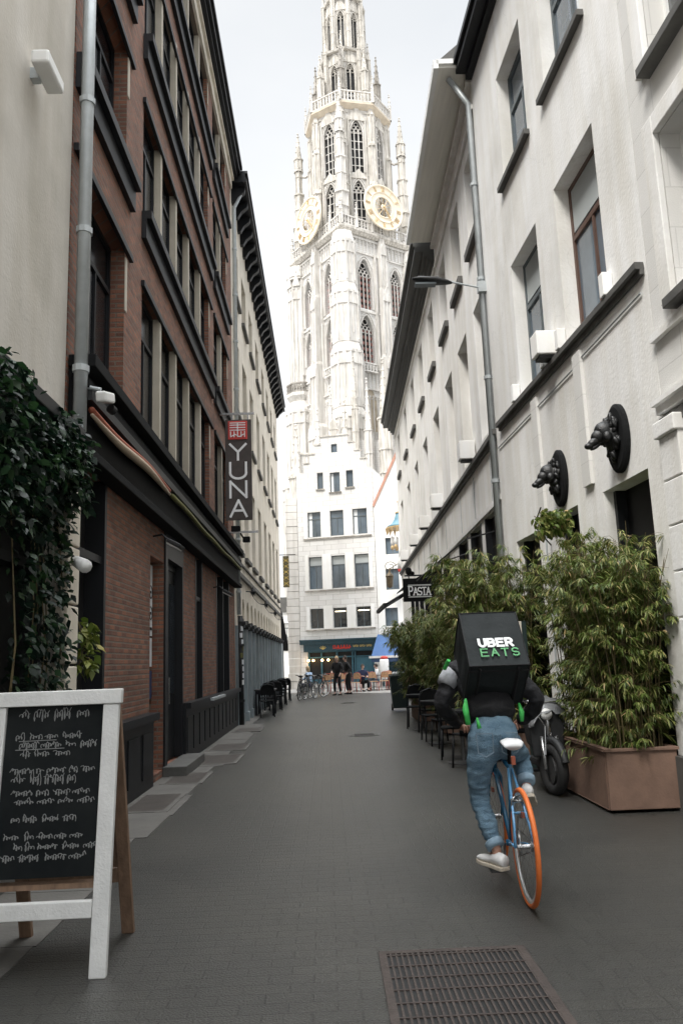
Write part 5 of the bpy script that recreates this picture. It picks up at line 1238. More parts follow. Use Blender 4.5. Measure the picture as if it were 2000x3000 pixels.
# jeans
n_=[];e_=[]
chain(n_,e_,[(1.11,5.60,.985,.165,.118),(1.115,5.64,1.03,.155,.105),(1.115,5.67,1.07,.14,.10)])
for s,pts in((-1,[(1.012,5.59,.89,.100,.108),(1.002,5.65,.73,.080,.086),(1.004,5.70,.565,.062,.068),(1.028,5.65,.43,.061,.062),(1.060,5.59,.295,.051,.052)]),
             (1,[(1.185,5.60,.92,.098,.108),(1.265,5.77,.86,.080,.086),(1.36,5.94,.79,.066,.070),(1.35,5.85,.72,.060,.062),(1.342,5.765,.66,.052,.052)])):
    chain(n_,e_,pts,0)
skin('jeans',n_,e_,'denim',P_,0,3,wr=.015,wf=8,seed=3,stretch=(.7,.7,2.8))
for (p,d) in(((1.064,5.585,.283),(.25,-.43,-.6)),((1.342,5.757,.652),(-.05,-.3,-.35))):
    d=Vector(d).normalized(); build('jeans_cuff',MB().lathe([(.050,-.024),(.060,-.02),(.062,.02),(.054,.028),(.048,.02)],p,18,-d),'denimc',P_,smooth=True)
# back pockets and seams
for s in(-1,1):
    cx=1.105+s*.08
    mb=MB(); T=lambda x,y,z:Vector((cx+x,5.476-z+.02*abs(x)*5+(y*.12),.925+y))
    for a,b in(((-.055,.07),(.055,.07)),((-.055,.07),(-.05,-.05)),((.055,.07),(.05,-.05)),((-.05,-.05),(0,-.075)),((.05,-.05),(0,-.075))): stroke(mb,[a,b],.006,T,.004)
    build('pocket_seam',mb,'seam',P_)
# jacket
n_=[];e_=[]
chain(n_,e_,[(1.115,5.60,1.055,.172,.135),(1.115,5.69,1.16,.172,.125),(1.10,5.85,1.31,.185,.115),(1.10,5.95,1.395,.165,.10),(1.10,6.04,1.46,.075,.07)])
for s,pts in((-1,[(.925,5.975,1.39,.074),(.865,5.93,1.28,.066),(.80,5.90,1.17,.056),(.88,5.99,1.08,.046),(.96,6.085,1.0,.036)]),
             (1,[(1.30,5.975,1.39,.074),(1.41,5.94,1.29,.067),(1.51,5.92,1.18,.058),(1.465,5.98,1.08,.048),(1.39,6.065,1.015,.040)])):
    chain(n_,e_,pts,3)
skin('jacket',n_,e_,'jacket',P_,0,3,wr=.020,wf=8,seed=8)
for s,a,b in((-1,(.925,5.955,1.42),(.85,5.92,1.30)),(1,(1.30,5.955,1.435),(1.375,5.93,1.31))):
    a=Vector(a);b=Vector(b); build('shoulder_panel',MB().tube([a,a.lerp(b,.3),a.lerp(b,.7),b],[.040,.070,.074,.068],14),'jgrey',P_,smooth=True)
mb=MB().prism([(1.075,.99),(1.165,.985),(1.122,1.06)],5.452,5.46,XY); build('shirt_tail',mb,'denim',P_)
for heel,toe,up in(((1.108,5.50,.135),(.975,5.71,.155),(0,0,1)),((1.325,5.665,.555),(1.385,5.88,.45),(0,.35,1))):
    u,s=shoe_mb(heel,toe,up,.085,.05); sh_=build('shoe',u,'shoe',P_,smooth=True); build('sole',s,'sole',sh_,bevel=.004)
# ---- delivery bag
BG=root('delivery_bag','large black cube delivery backpack lettered UBER EATS on the rider back','bag',(1.10,5.7,1.2))
cx=1.145; w=.2
A_=Vector((0,5.72,1.80)); Bv=Vector((0,5.42,1.435)); dn=(Bv-A_).normalized(); inn=Vector((0,.77,-.63)).normalized(); Lb=(Bv-A_).length; D_=.42
def BP(x,s,d): return A_+dn*s+inn*d+Vector((cx+x,0,0))
P=[];F=[];N=10
# slightly pillowed box: grids on six sides
mb=MB()
def grid(f,nu=12,nv=12):
    P=[f(i/nu,j/nv) for j in range(nv+1) for i in range(nu+1)]
    mb.add(P,[(j*(nu+1)+i,j*(nu+1)+i+1,(j+1)*(nu+1)+i+1,(j+1)*(nu+1)+i) for j in range(nv) for i in range(nu)])
nb=lambda u,v,k:.010*math.sin(PI*u)*math.sin(PI*v)+.012*(noise.noise(Vector((u*3+k,v*3,k)))-.0)*math.sin(PI*u)**.5*math.sin(PI*v)**.5 if 0<u<1 and 0<v<1 else 0
grid(lambda u,v:BP(-w+2*w*u,Lb*v,-nb(u,v,1)))
grid(lambda u,v:BP(-w+2*w*u,Lb*v,D_))
grid(lambda u,v:BP(-w-nb(u,v,2),Lb*u,D_*v)); grid(lambda u,v:BP(w+nb(u,v,3),Lb*u,D_*v))
grid(lambda u,v:BP(-w+2*w*u,-nb(u,v,4),D_*v)); grid(lambda u,v:BP(-w+2*w*u,Lb+nb(u,v,5),D_*v))
build('body',mb,'bag',BG,smooth=False,bevel=0)
mb=MB()
for d in(0,D_):
    mb.tube([BP(-w,0,d),BP(w,0,d),BP(w,Lb,d),BP(-w,Lb,d),BP(-w,0,d)],.006,6)
for x in(-w,w):
    for s in(0,Lb): mb.tube([BP(x,s,0),BP(x,s,D_)],.006,6)
build('piping',mb,'bagd',BG)
mb=MB().tube([BP(-w-.004,Lb+.004,.05),BP(w+.004,Lb+.004,.05)],.007,6)
for x in(-.13,.13): mb.tube([BP(x,Lb+.005,.02),BP(x,Lb+.012,D_*.9)],.012,4)
build('straps',mb,'bagd',BG)
T=lambda x,y,z:BP(x,y,-.016-z)
def TT(tw): return lambda x,y,z:BP(x+tw*0,Lb-y,-.013-z)
mb=MB(); word(mb,'UBER',-.108,.155,.041,.062,.02,.018,TT(0),.003); build('lettering_white',mb,'ltwhite',BG)
mb=MB(); word(mb,'EATS',-.108,.07,.044,.062,.026,.010,TT(0),.003); build('lettering_green',mb,'ltgreen',BG)
mb=MB()
mb.tube([(.935,5.60,1.22),(.925,5.575,1.15),(.935,5.56,1.05)],[.008,.022,.018],10); mb.tube([(.985,5.50,1.10),(.995,5.485,1.03)],[.006,.016],8)
build('side_strap',mb,'green',BG,smooth=True)
build('side_strap',MB().tube([(1.29,5.58,1.18),(1.30,5.56,1.12),(1.295,5.55,1.06)],[.006,.018,.012],10),'green',BG,smooth=True)
build('side_strap',MB().tube([(.865,5.80,1.48),(.84,5.86,1.42)],.014,6),'green',BG)

# ================================================================== OTHER PEOPLE
def person(label,loc,rz,top='jacket',legs='jacket',hair='hair',skinm='skin2',pose='stand',group=None,lean=0):
    t=root('person',label,'person',(0,0,0),group)
    if pose=='stand':
        J=dict(pel=(0,0,.93),ch=(0,.01+lean,1.28),nk=(0,.02+lean,1.47),hd=(0,.04+lean,1.62),kl=(-.11,.03,.5),kr=(.12,.08,.5),al=(-.12,-.02,.1),ar=(.15,.0,.1),el=(-.27,0,1.12),er=(.26,.05,1.12),wl=(-.24,.16,.95),wr=(.17,.22,1.05))
    else:
        J=dict(pel=(0,0,.5),ch=(0,.03,.86),nk=(0,.05,1.05),hd=(0,.08,1.2),kl=(-.12,.42,.5),kr=(.12,.42,.5),al=(-.12,.45,.1),ar=(.13,.38,.1),el=(-.26,.08,.75),er=(.26,.08,.75),wl=(-.15,.3,.72),wr=(.14,.32,.74))
    v=lambda k,*r:(*J[k],*r)
    n_=[];e_=[]
    chain(n_,e_,[v('pel',.08,.06),v('ch',.10,.07)]); chain(n_,e_,[v('nk',.05),(J['hd'][0],J['hd'][1]-.01,J['hd'][2]-.06,.06)],1)
    for s,e,w in((-1,'el','wl'),(1,'er','wr')):
        i=chain(n_,e_,[(s*.17,J['ch'][1],J['ch'][2]+.11,.045),v(e,.034),v(w,.027)],1)
        a,b=Vector(J[e]),Vector(J[w]); d=(b-a).normalized(); p=chain(n_,e_,[(*(b+d*.05),.034,.018)],i); sd_=d.cross(Vector((0,0,1))).normalized()
        for k in range(4): chain(n_,e_,[(*(b+d*.10+sd_*(k-1.5)*.018),.009),(*(b+d*(.135+.01*(k in(1,2)))+sd_*(k-1.5)*.02+Vector((0,0,-.02))),.008)],p)
        chain(n_,e_,[(*(b+d*.07+sd_*.045*-s),.010),(*(b+d*.10+sd_*.05*-s),.009)],p)
    for s,k,a in((-1,'kl','al'),(1,'kr','ar')):
        A=Vector(J[a]); chain(n_,e_,[(s*.09,J['pel'][1],J['pel'][2]-.04,.055),v(k,.042),v(a,.038),(A.x,A.y+.12,.05,.035)],0)
    bo=skin('body',n_,e_,skinm,t,0,1)
    hm=MB(); q=head_mb(hm,J['hd'],1.); bm=bmesh.new(); bm.from_mesh(bo.data); vs=[bm.verts.new(x) for x in map(Vector,hm.v)]
    for f in hm.f:
        try: bm.faces.new([vs[i] for i in f])
        except: pass
    bm.to_mesh(bo.data); bm.free(); bo.data.polygons.foreach_set('use_smooth',[True]*len(bo.data.polygons))
    build('hair',hair_mb(J['hd'],1.03,q,.12 if hair=='hairb' else 0),hair,t,smooth=True)
    n_=[];e_=[]; P0=Vector(J['pel']); chain(n_,e_,[(P0.x,P0.y,P0.z,.16,.115),(P0.x,P0.y+.005,P0.z+.1,.15,.11)])
    for s,k,a in((-1,'kl','al'),(1,'kr','ar')): A=Vector(J[a]); chain(n_,e_,[(s*.095,P0.y,P0.z-.08,.10),v(k,.075),(A.x,A.y,A.z+.04,.055)],0)
    skin('trousers',n_,e_,legs,t,0,2,wr=.006,wf=10)
    n_=[];e_=[]; chain(n_,e_,[(P0.x,P0.y,P0.z+.02,.165,.12),(0,J['ch'][1],J['ch'][2]-.12,.165,.12),(0,J['ch'][1],J['ch'][2]+.05,.18,.115),(0,J['nk'][1],J['nk'][2]-.02,.07)])
    for s,e,w in((-1,'el','wl'),(1,'er','wr')):
        W_=Vector(J[e]).lerp(Vector(J[w]),.85); chain(n_,e_,[(s*.18,J['ch'][1],J['ch'][2]+.12,.075),v(e,.058),(*W_,.042)],2)
    skin('jacket',n_,e_,top,t,0,2,wr=.006,wf=10)
    for a in('al','ar'):
        A=Vector(J[a]); u,s=shoe_mb((A.x,A.y-.06,0.0),(A.x,A.y+.2,0.0)); sh_=build('shoe',u,'blackm',t,smooth=True); build('sole',s,'black',sh_)
    t.location=loc; t.rotation_euler=(0,0,rz); return t
person('person in black on the left of the pair standing at the end of the street',(.47,37.2,0),R(150),skinm='skin2',hair='hairb')
person('person in black on the right of the pair standing at the end of the street',(1.0,38.0,0),R(110),skinm='skin2',hair='hair',lean=.12)
person('seated person in a light blue shirt behind the parked bicycles',(-.83,38.6,0),R(60),top='lblue',legs='navy',hair='hairb',pose='sit')
person('seated person in a dark top at a cafe table behind the standing pair',(1.75,41.0,0),R(200),top='navy',legs='blackm',pose='sit')
person('seated person in a white top on the cafe terrace under the blue awning',(2.6,42.2,0),R(90),top='ltwhite',legs='denim',hair='hair',pose='sit')

# ================================================================== CAFE CHAIRS AND TABLES
def chair(label,group,loc,rz,seatm='tan',fm='redch',name='cafe_chair'):
    t=root(name,label,'chair',(0,0,0),group)
    build('seat',MB().box(-.2,.2,-.2,.2,.44,.47),seatm,t,bevel=.02)
    build('backrest',MB().prism([(-.19,.62),(.19,.62),(.2,.8),(.12,.9),(-.12,.9),(-.2,.8)],-.225,-.2),seatm,t)
    build('back_frame',MB().tube([(-.2,-.2,.45),(-.21,-.23,.7),(-.17,-.24,.88),(0,-.245,.93),(.17,-.24,.88),(.21,-.23,.7),(.2,-.2,.45)],.014,6),fm,t,smooth=True)
    for x in(-.18,.18):
        for y in(-.18,.18): build('leg',MB().tube([(x,y,.44),(x*1.12,y*1.15,0)],.015,6),fm,t,smooth=True)
    t.location=loc; t.rotation_euler=(0,0,rz); return t
def table(label,group,loc,m='dgrey',r=.35,name='cafe_table'):
    t=root(name,label,'table',(0,0,0),group)
    build('tabletop',MB().cyl((0,0,.72),(0,0,.75),r,n=24),m,t); build('column',MB().cyl((0,0,.03),(0,0,.72),.03,n=10),'dsteel',t); build('base',MB().lathe([(.22,0),(.22,.015),(.05,.04)],(0,0,0),16),'dsteel',t)
    t.location=loc; return t
gC='cane chairs on the cafe terrace'
ch=chair('red cane chair left of the standing pair on the cafe terrace',gC,(-.05,39.6,0),R(170))
specs=[((.75,40.6),200,'red cane chair half hidden between the standing pair'),((1.35,40.2),150,'red cane chair just right of the standing pair'),((1.0,42.5),20,'red cane chair at the shop window behind the standing pair'),
((2.3,41.0),190,'cane chair left of the wrapped parasol on the terrace'),((2.0,42.6),10,'cane chair behind the table left of the wrapped parasol'),((2.85,41.4),160,'cane chair in front of the wrapped parasol'),((3.3,42.9),200,'cane chair under the blue awning near the bin'),((.1,42.2),30,'cane chair by the left end of the teal shopfront')]
for (x,y),r,l in specs: dup(ch,(x,y,0),R(r),l)
tb=table('small round table at the left of the cafe terrace','small tables on the cafe terrace',(.35,41.2,0))
for (x,y),l in(((1.45,41.4),'small round table right of the standing pair'),((2.35,41.9),'small round table left of the wrapped parasol'),((3.1,41.9),'small round table under the blue awning')): dup(tb,(x,y,0),None,l)
# dark terrace tables and chairs along the left wall
def btable(label,loc):
    t=root('terrace_table',label,'table',(0,0,0),'dark tables along the left wall')
    build('tabletop',MB().box(-.3,.3,-.55,.55,.72,.76),'dgrey',t,bevel=.006)
    for x in(-.25,.25):
        for y in(-.48,.48): build('leg',MB().box(x-.025,x+.025,y-.025,y+.025,0,.72),'black',t)
    build('stretcher',MB().box(-.02,.02,-.48,.48,.15,.2).box(-.25,.25,-.5,-.46,.62,.72).box(-.25,.25,.46,.5,.62,.72),'black',t)
    t.location=loc; return t
tt=btable('nearest dark terrace table against the grey blue shopfront',(-1.86,24.9,0))
for y,l in((28.0,'second dark terrace table along the left wall'),(31.2,'third dark terrace table along the left wall'),(34.6,'farthest dark terrace table along the left wall')): dup(tt,(-1.84,y,0),None,l)
bc=chair('black chair in front of the nearest dark table by the left wall','black chairs along the left wall',(-1.75,23.95,0),R(5),'blackm','black','terrace_chair')
for (x,y,r),l in zip(((-1.9,26.1,175),(-1.7,27.0,8),(-1.9,29.2,180),(-1.7,30.2,0),(-1.85,32.4,170),(-1.7,33.6,5)),('black chair behind the nearest dark table by the left wall','black chair in front of the second dark table','black chair behind the second dark table','black chair in front of the third dark table','black chair behind the third dark table','black chair in front of the farthest dark table')): dup(bc,(x,y,0),R(r),l)
# parked bicycles cluster
gB='bicycles parked at the left end of the street'
b0=bicycle('black parked bicycle nearest in the cluster at the left end of the street',gB,dict(rim='rim'),(-1.15,33.4,0),R(-12),R(4),0,False,'parked_bicycle')
for (x,y,r),l in zip(((-.95,34.0,-24),(-1.25,34.8,-4),(-.75,35.0,-34),(-1.0,35.9,-10),(-.55,36.0,-28)),('second parked bicycle of the left cluster, angled towards the street','parked bicycle closest to the wall in the left cluster','parked bicycle turned most across the street in the left cluster','parked bicycle at the back of the left cluster','parked bicycle nearest the seated person in blue')): dup(b0,(x,y,0),R(r),l)

# ================================================================== RIGHT SIDE STREET THINGS
# wheelie bin
t=root('wheelie_bin','dark green wheelie bin beside the far bamboo','bin',(2.15,24.6,0))
build('body',MB().vprism([(1.93,24.38),(2.37,24.38),(2.37,24.8),(1.93,24.8)],.08,.98,top=[(1.86,24.3),(2.44,24.3),(2.44,24.86),(1.86,24.86)]),'binm',t,bevel=.02)
build('lid',MB().box(1.84,2.46,24.26,24.9,.985,1.03).box(1.86,2.44,24.86,24.95,1.0,1.06),'binm',t,bevel=.015)
for x in(1.93,2.37): build('wheel',MB().cyl((x-.025,24.82,.1),(x+.025,24.82,.1),.1,n=18),'tyreb',t)
t=root('rubbish_bag','small white and yellow rubbish bag on top of the green bin','rubbish',(2.1,24.5,1.03))
mb=MB()
for k in range(5): mb.ball((2.0+.08*k,24.5+rnd.uniform(-.05,.05),1.08),.07,8,6,(1.1,1,.8))
build('bag',mb,'ltwhite',t,smooth=True); build('tie',MB().tube([(2.1,24.45,1.12),(2.15,24.45,1.2),(2.22,24.45,1.16)],.015,6),'goldl',t)
# planters
def planter(label,x0,x1,y0,y1,h,m='corten'):
    t=root('planter',label,'planter',((x0+x1)/2,(y0+y1)/2,0),'brown planters along the right side')
    mb=MB()
    mb.box(x0,x1,y0,y0+.04,.03,h).box(x0,x1,y1-.04,y1,.03,h).box(x0,x0+.04,y0+.04,y1-.04,.03,h).box(x1-.04,x1,y0+.04,y1-.04,.03,h).box(x0+.04,x1-.04,y0+.04,y1-.04,.03,.06)
    build('box',mb,m,t,bevel=.006)
    build('rim',MB().box(x0-.02,x1+.02,y0-.02,y0+.05,h+.002,h+.03).box(x0-.02,x1+.02,y1-.05,y1+.02,h+.002,h+.03).box(x0-.02,x0+.05,y0+.05,y1-.05,h+.002,h+.03).box(x1-.05,x1+.02,y0+.05,y1-.05,h+.002,h+.03),m,t,bevel=.004)
    build('soil',MB().box(x0+.04,x1-.04,y0+.04,y1-.04,h-.12,h-.06),'soil',t)
    for x in(x0+.1,x1-.1):
        for y in(y0+.1,y1-.1): build('foot',MB().box(x-.04,x+.04,y-.04,y+.04,0,.03),'blackm',t)
    return t
planter('large brown planter nearest on the right, below the biggest bamboo',2.62,3.30,7.9,9.6,.56)
planter('brown planter hidden behind the rider, below the middle bamboo',2.25,3.0,12.0,13.8,.56)
planter('farthest brown planter below the far bamboo beside the bin',2.15,2.95,19.6,21.4,.6)
planter('brown planter between the middle bamboo and the far bamboo',2.3,3.05,16.3,17.9,.56)
# bamboo
leafm=leafmat('bamboo leaves',(.05,.09,.016),(.13,.185,.035),(.34,.33,.12))
def bamboo(label,x0,x1,y0,y1,zb,zt,nst,nl,seed,L=.13,spread=.35,side=(-1,0)):
    r=random.Random(seed); t=root('bamboo_hedge',label,'bamboo',((x0+x1)/2,(y0+y1)/2,zb),'bamboo hedges in the brown planters')
    off=wloc(t); st=MB(); V=[];
    paths=[]
    for i in range(nst):
        x=r.uniform(x0,x1); y=r.uniform(y0,y1); h=r.uniform(.7,1.0)*(zt-zb); 
        cx_,cy_=(x0+x1)/2,(y0+y1)/2; dx=(x-cx_)/(x1-x0)*spread*2+r.uniform(-.2,.2)+side[0]*.12; dy=(y-cy_)/(y1-y0)*spread+r.uniform(-.2,.2)+side[1]*.12
        pts=[Vector((x+dx*(k/6)**2.2,y+dy*(k/6)**2.2,zb+h*(k/6)-(.18*(abs(dx)+abs(dy)))*(k/6)**4)) for k in range(7)]
        st.tube(pts,[.007,.007,.006,.006,.005,.004,.002],5); paths.append((pts,h))
    # leaves in sprays on short twigs
    per=max(1,nl//(nst*16))
    tips=[]
    for pts,h in paths:
        for s in range(16):
            f=min(.999,max(.03,r.random()**.75)); k=f*6; i=int(k); p=pts[i].lerp(pts[min(6,i+1)],k-i)
            a=r.uniform(0,2*PI); ln=r.uniform(.08,.34)*(1.15-.5*f); q=p+Vector((math.cos(a)*ln,math.sin(a)*ln,r.uniform(-.12,.12)))
            st.tube([p,p.lerp(q,.5)+Vector((0,0,.03)),q],.0018,3)
            for j in range(per):
                g=r.uniform(.2,1.05); c=p.lerp(q,g); b=a+r.uniform(-1.1,1.1); dz=r.uniform(-1.2,.1); d=Vector((math.cos(b),math.sin(b),dz)).normalized()
                l=L*r.uniform(.6,1.25); w=l*r.uniform(.05,.085); sd_=d.cross(Vector((r.uniform(-.4,.4),r.uniform(-.4,.4),1))).normalized(); 
                m1=c+d*l*.35+Vector((0,0,.004)); m2=c+d*l*.72-Vector((0,0,l*.06)); e=c+d*l-Vector((0,0,l*.2))
                V+= [c,m1+sd_*w,m1-sd_*w,m2+sd_*w*.75,m2-sd_*w*.75,e]
    n=len(V)//6; co=np.array([tuple(v-off) for v in V],dtype=np.float32)
    me=bpy.data.meshes.new('foliage'); F=[]
    for i in range(n): k=i*6; F+=[(k,k+2,k+1),(k+1,k+2,k+4,k+3),(k+3,k+4,k+5)]
    me.from_pydata(co.tolist(),[],F); me.update(); me.materials.append(leafm); o=bpy.data.objects.new('foliage',me); COL.objects.link(o); o.parent=t
    build('stems',st,'stem',t,flip=False); return t
bamboo('largest and nearest bamboo hedge on the right, in the big brown planter',2.70,3.26,7.93,9.5,.48,2.85,110,64000,11,.088,.22,(-.35,-.6))
bamboo('middle bamboo hedge rising behind the delivery bag',2.15,3.1,12.0,13.8,.48,3.25,110,36000,12,.125,.3,(-1,-.5))
bamboo('low bamboo hedge between the middle one and the far one',2.2,3.1,16.2,18.0,.48,2.7,70,16000,13,.14,.3)
bamboo('farthest bamboo hedge beside the green bin below the PASTA sign',2.0,2.95,19.4,21.5,.5,2.6,90,24000,14,.15,.3,(-1,-.5))
# hanging plant on the rendered house
def ivy(name,label,cat,boxes,nl,seed,L,m,parent_loc,droop=.6):
    r=random.Random(seed); t=root(name,label,cat,parent_loc); off=wloc(t); V=[]; st=MB()
    for (x0,x1,y0,y1,z0,z1,n) in boxes:
        for i in range(n):
            u,v,w=r.random(),r.random(),r.random(); c=Vector((x0+(x1-x0)*u,y0+(y1-y0)*v,z0+(z1-z0)*w))
            d=Vector((r.uniform(-.2,1),r.uniform(-1,1),r.uniform(-1.2,.3))).normalized(); l=L*r.uniform(.6,1.3); wd=l*.3; s=d.cross(Vector((r.uniform(-1,1),r.uniform(-1,1),1))).normalized()
            V+=[c,c+d*l*.4+s*wd,c+d*l*.4-s*wd,c+d*l*.75+s*wd*.6,c+d*l*.75-s*wd*.6,c+d*l-Vector((0,0,l*.15))]
        for i in range(2):
            y=r.uniform(y0,y1); st.tube([(x0,y,z1),((x0+x1)/2,y+r.uniform(-.1,.1),(z0+z1)/2),(x0+.02,y+r.uniform(-.1,.1),z0)],.006,4)
    n=len(V)//6; F=[]
    for i in range(n): k=i*6; F+=[(k,k+2,k+1),(k+1,k+2,k+4,k+3),(k+3,k+4,k+5)]
    me=bpy.data.meshes.new('foliage'); me.from_pydata([tuple(v-off) for v in V],[],F); me.update(); me.materials.append(m); o=bpy.data.objects.new('foliage',me); COL.objects.link(o); o.parent=t
    build('stems',st,'stem',t,flip=False); return t
ivym=leafmat('ivy leaves',(.003,.010,.006),(.006,.022,.011),(.028,.07,.022))
bx=[(-2.32,-2.0,3.45+.35*k,3.85+.35*k,2.75+.3*math.sin(k),3.62+.14*math.sin(k*1.7)-.02*k,600) for k in range(10)]
bx+=[(-2.32,-2.14,5.9+.28*k,6.15+.28*k,.5+(.6 if k%2 else 0),2.9,300) for k in range(4)]
ivy('ivy_garland','thick dark green ivy garland hanging over the shopfront of the beige plaster house','plant',bx,0,21,.085,ivym,(-2.3,5.4,.0))
hp=NR.p(ya(10.3),.3,3.25)
ivy('hanging_plant','small green hanging plant on a wall bracket below the farther animal head','plant',[(hp.x-.15,hp.x+.2,hp.y-.3,hp.y+.25,3.02,3.3,800)],0,22,.08,leafm,(hp.x,hp.y,3.0))
build('plant_bracket',MB().tube([NR.p(ya(11.2),.0,3.2),NR.p(ya(10.8),.35,3.22),NR.p(ya(10.3),.4,3.38)],.01,6).tube([NR.p(ya(11.2),.0,3.0),NR.p(ya(10.8),.35,3.22)],.01,6),'black',None,label='thin black wall bracket that holds the small hanging plant',cat='bracket',origin=NR.p(ya(11),.1,3.2))
# yellow green plant behind the pilaster on the left
ivy('window_plant','yellow green plant in front of the dark shop window beside the stone pilaster','plant',[(-2.3,-2.15,7.5,7.75,1.5,1.95,120)],0,23,.1,leafmat('yellow green leaves',(.06,.10,.012),(.14,.18,.03),(.26,.28,.06)),(-2.2,7.65,1.4))
# scooter parked behind the rider on the right
S=root('scooter','dark parked motor scooter with a grey crumpled rain cover, beside the largest planter','scooter',(2.45,9.5,0))
sx,sy=2.42,9.35
w1_=build('wheel',MB().torus((sx,sy-.30,.27),.215,.06,(1,.2,0),32,10),'tyreb',S,smooth=True); build('rim',MB().cyl((sx-.03,sy-.3,.27),(sx+.03,sy-.3,.27),.15,n=20),'dsteel',w1_)
w2_=build('wheel',MB().torus((sx+.25,sy+.9,.27),.215,.06,(1,.2,0),32,10),'tyreb',S,smooth=True); build('rim',MB().cyl((sx+.22,sy+.9,.27),(sx+.28,sy+.9,.27),.15,n=20),'dsteel',w2_)
build('front_fender',MB().torus((sx,sy-.3,.27),.30,.045,(1,.2,0),24,8,PI*.7,PI*.2),'dgrey',S,smooth=True)
build('fork',MB().tube([(sx-.08,sy-.3,.27),(sx-.08,sy-.2,.6)],.022,8).tube([(sx+.08,sy-.3,.27),(sx+.08,sy-.2,.6)],.022,8).tube([(sx,sy-.2,.6),(sx+.02,sy-.1,.95)],.03,8),'steel',S,smooth=True)
build('leg_shield',MB().prism([(sx-.17,.38),(sx+.17,.38),(sx+.2,.7),(sx+.1,.92),(sx-.1,.92),(sx-.2,.7)],sy-.16,sy-.10),'dgrey',S,bevel=.02)
build('floorboard',MB().box(sx-.1,sx+.24,sy-.1,sy+.45,.26,.34),'dgrey',S,bevel=.02)
build('rear_body',MB().prism([(sy+.35,.3),(sy+1.05,.4),(sy+1.2,.62),(sy+1.0,.72),(sy+.4,.7)],-.16,.16,Fr((sx+.2,0,0),(0,1,0),(1,0,0))),'dgrey',S,bevel=.04)
build('seat',MB().box(sx+.06,sx+.34,sy+.38,sy+1.05,.725,.80),'blackm',S,bevel=.03)
hb2=build('handlebar',MB().tube([(sx-.3,sy-.02,1.0),(sx-.12,sy-.12,.97),(sx+.12,sy-.12,.97),(sx+.36,sy-.06,.99)],.014,8),'steel',S,smooth=True)
for s in(-1,1): build('grip',MB().cyl((sx+.03+s*.22,sy-.09,.98),(sx+.03+s*.34,sy-.04,1.0),.02,n=10),'blackm',hb2)
build('brake_cable',MB().tube([(sx-.24,sy-.1,.99),(sx-.2,sy-.3,.95),(sx-.05,sy-.26,.72),(sx-.07,sy-.28,.42)],.006,5),'steel',S)
mb=MB(); nu,nv=22,16; P=[]
for j in range(nv+1):
    for i in range(nu+1):
        u=i/nu;v=j/nv; a=PI*(v); q=Vector((sx+.02-math.cos(a)*.25*(.6+.4*math.sin(PI*u)),sy-.2+.55*u,.74+math.sin(a)*.29*math.sin(PI*min(1,.15+u*.85))))
        q+=Vector((.05,.03,.05))*noise.noise(q*9)+Vector((.02,.02,.02))*noise.noise(q*23); P.append(q)
mb.add(P,[(j*(nu+1)+i,j*(nu+1)+i+1,(j+1)*(nu+1)+i+1,(j+1)*(nu+1)+i) for j in range(nv) for i in range(nu)])
build('rain_cover',mb,mat('grey plastic cover',(.17,.175,.18),.35,.2,6,.3,30),S,smooth=True,flip=False)
build('headlight',MB().lathe([(.0,0),(.06,.01),(.07,.05),(.05,.12)],(sx,sy-.2,.84),14,(0,1,0)),'winw',S,smooth=True)
build('mirror',MB().cyl((sx+.2,sy-.1,.99),(sx+.3,sy-.1,1.2),.006).ball((sx+.31,sy-.1,1.23),.06,10,6,(1,.3,.8)),'black',S)
# menu stand
t=root('menu_stand','dark menu stand with a pale board between the bamboo hedges','menu board',(2.45,11.0,0))
build('post',MB().box(2.66,2.72,11.00,11.06,0,1.95),'binm',t); build('board',MB().box(2.42,2.66,11.01,11.05,1.38,1.95),'cream',t,bevel=.004); build('shelf',MB().box(2.38,2.67,10.88,11.05,1.34,1.372),'winw',t); build('base',MB().box(2.45,2.85,10.85,11.20,0,.03),'blackm',t)
# black stacked chairs left of the rider in the distance
gS='black terrace chairs in front of the bamboo'
s0=chair('black chair nearest the rider left side, in front of the middle bamboo',gS,(1.95,11.4,0),R(20),'blackm','black','terrace_chair')
for (x,y,r),l in zip(((1.9,12.6,170),(2.0,14.2,10),(1.95,15.4,185),(2.1,17.0,15),(1.95,18.3,170)),('second black chair in front of the middle bamboo','black chair just beyond the middle bamboo','fourth black chair along the right side','black chair before the far bamboo','farthest black chair beside the far bamboo')): dup(s0,(x,y,0),R(r),l)
def btable2(label,loc): 
    t=table(label,'dark round tables in front of the bamboo',loc,'black',.34); return t
q0=btable2('dark round table beside the middle bamboo, nearest the rider',(1.92,12.0,0)); dup(q0,(1.98,14.8,0),None,'dark round table between the middle bamboo and the far bamboo'); dup(q0,(2.0,17.6,0),None,'dark round table nearest the far bamboo')

# ================================================================== CHALKBOARD
CB=root('chalkboard_sign','white-framed A-frame chalkboard with chalk writing at the lower left','sandwich board',(-1.5,4.6,0))
fl=Fr((-1.83,4.36,0),(1,.02,0),(0,-1,0))
tilt=.20/1.38
class TF(Fr):
    def p(s,a,d,z): return s.o+s.u*a+s.n*(d-z*tilt)+Vector((0,0,z))
tf=TF(fl.o,fl.u,fl.n); wd=.69
build('frame',MB().box(0,.085,-.02,.022,0,1.315,tf).box(wd-.085,wd,-.02,.022,0,1.315,tf).box(-.012,wd+.012,-.024,.028,1.317,1.395,tf).box(.087,wd-.087,-.018,.02,.27,.35,tf),'whitep',CB,bevel=.005)
pn=build('panel',MB().box(.087,wd-.087,-.012,-.002,.46,1.315,tf),'chalkb',CB)
mb=MB(); r=random.Random(9); T=lambda x,y,z:tf.p(x,.0+z,y)
z=1.27
hs=1.7
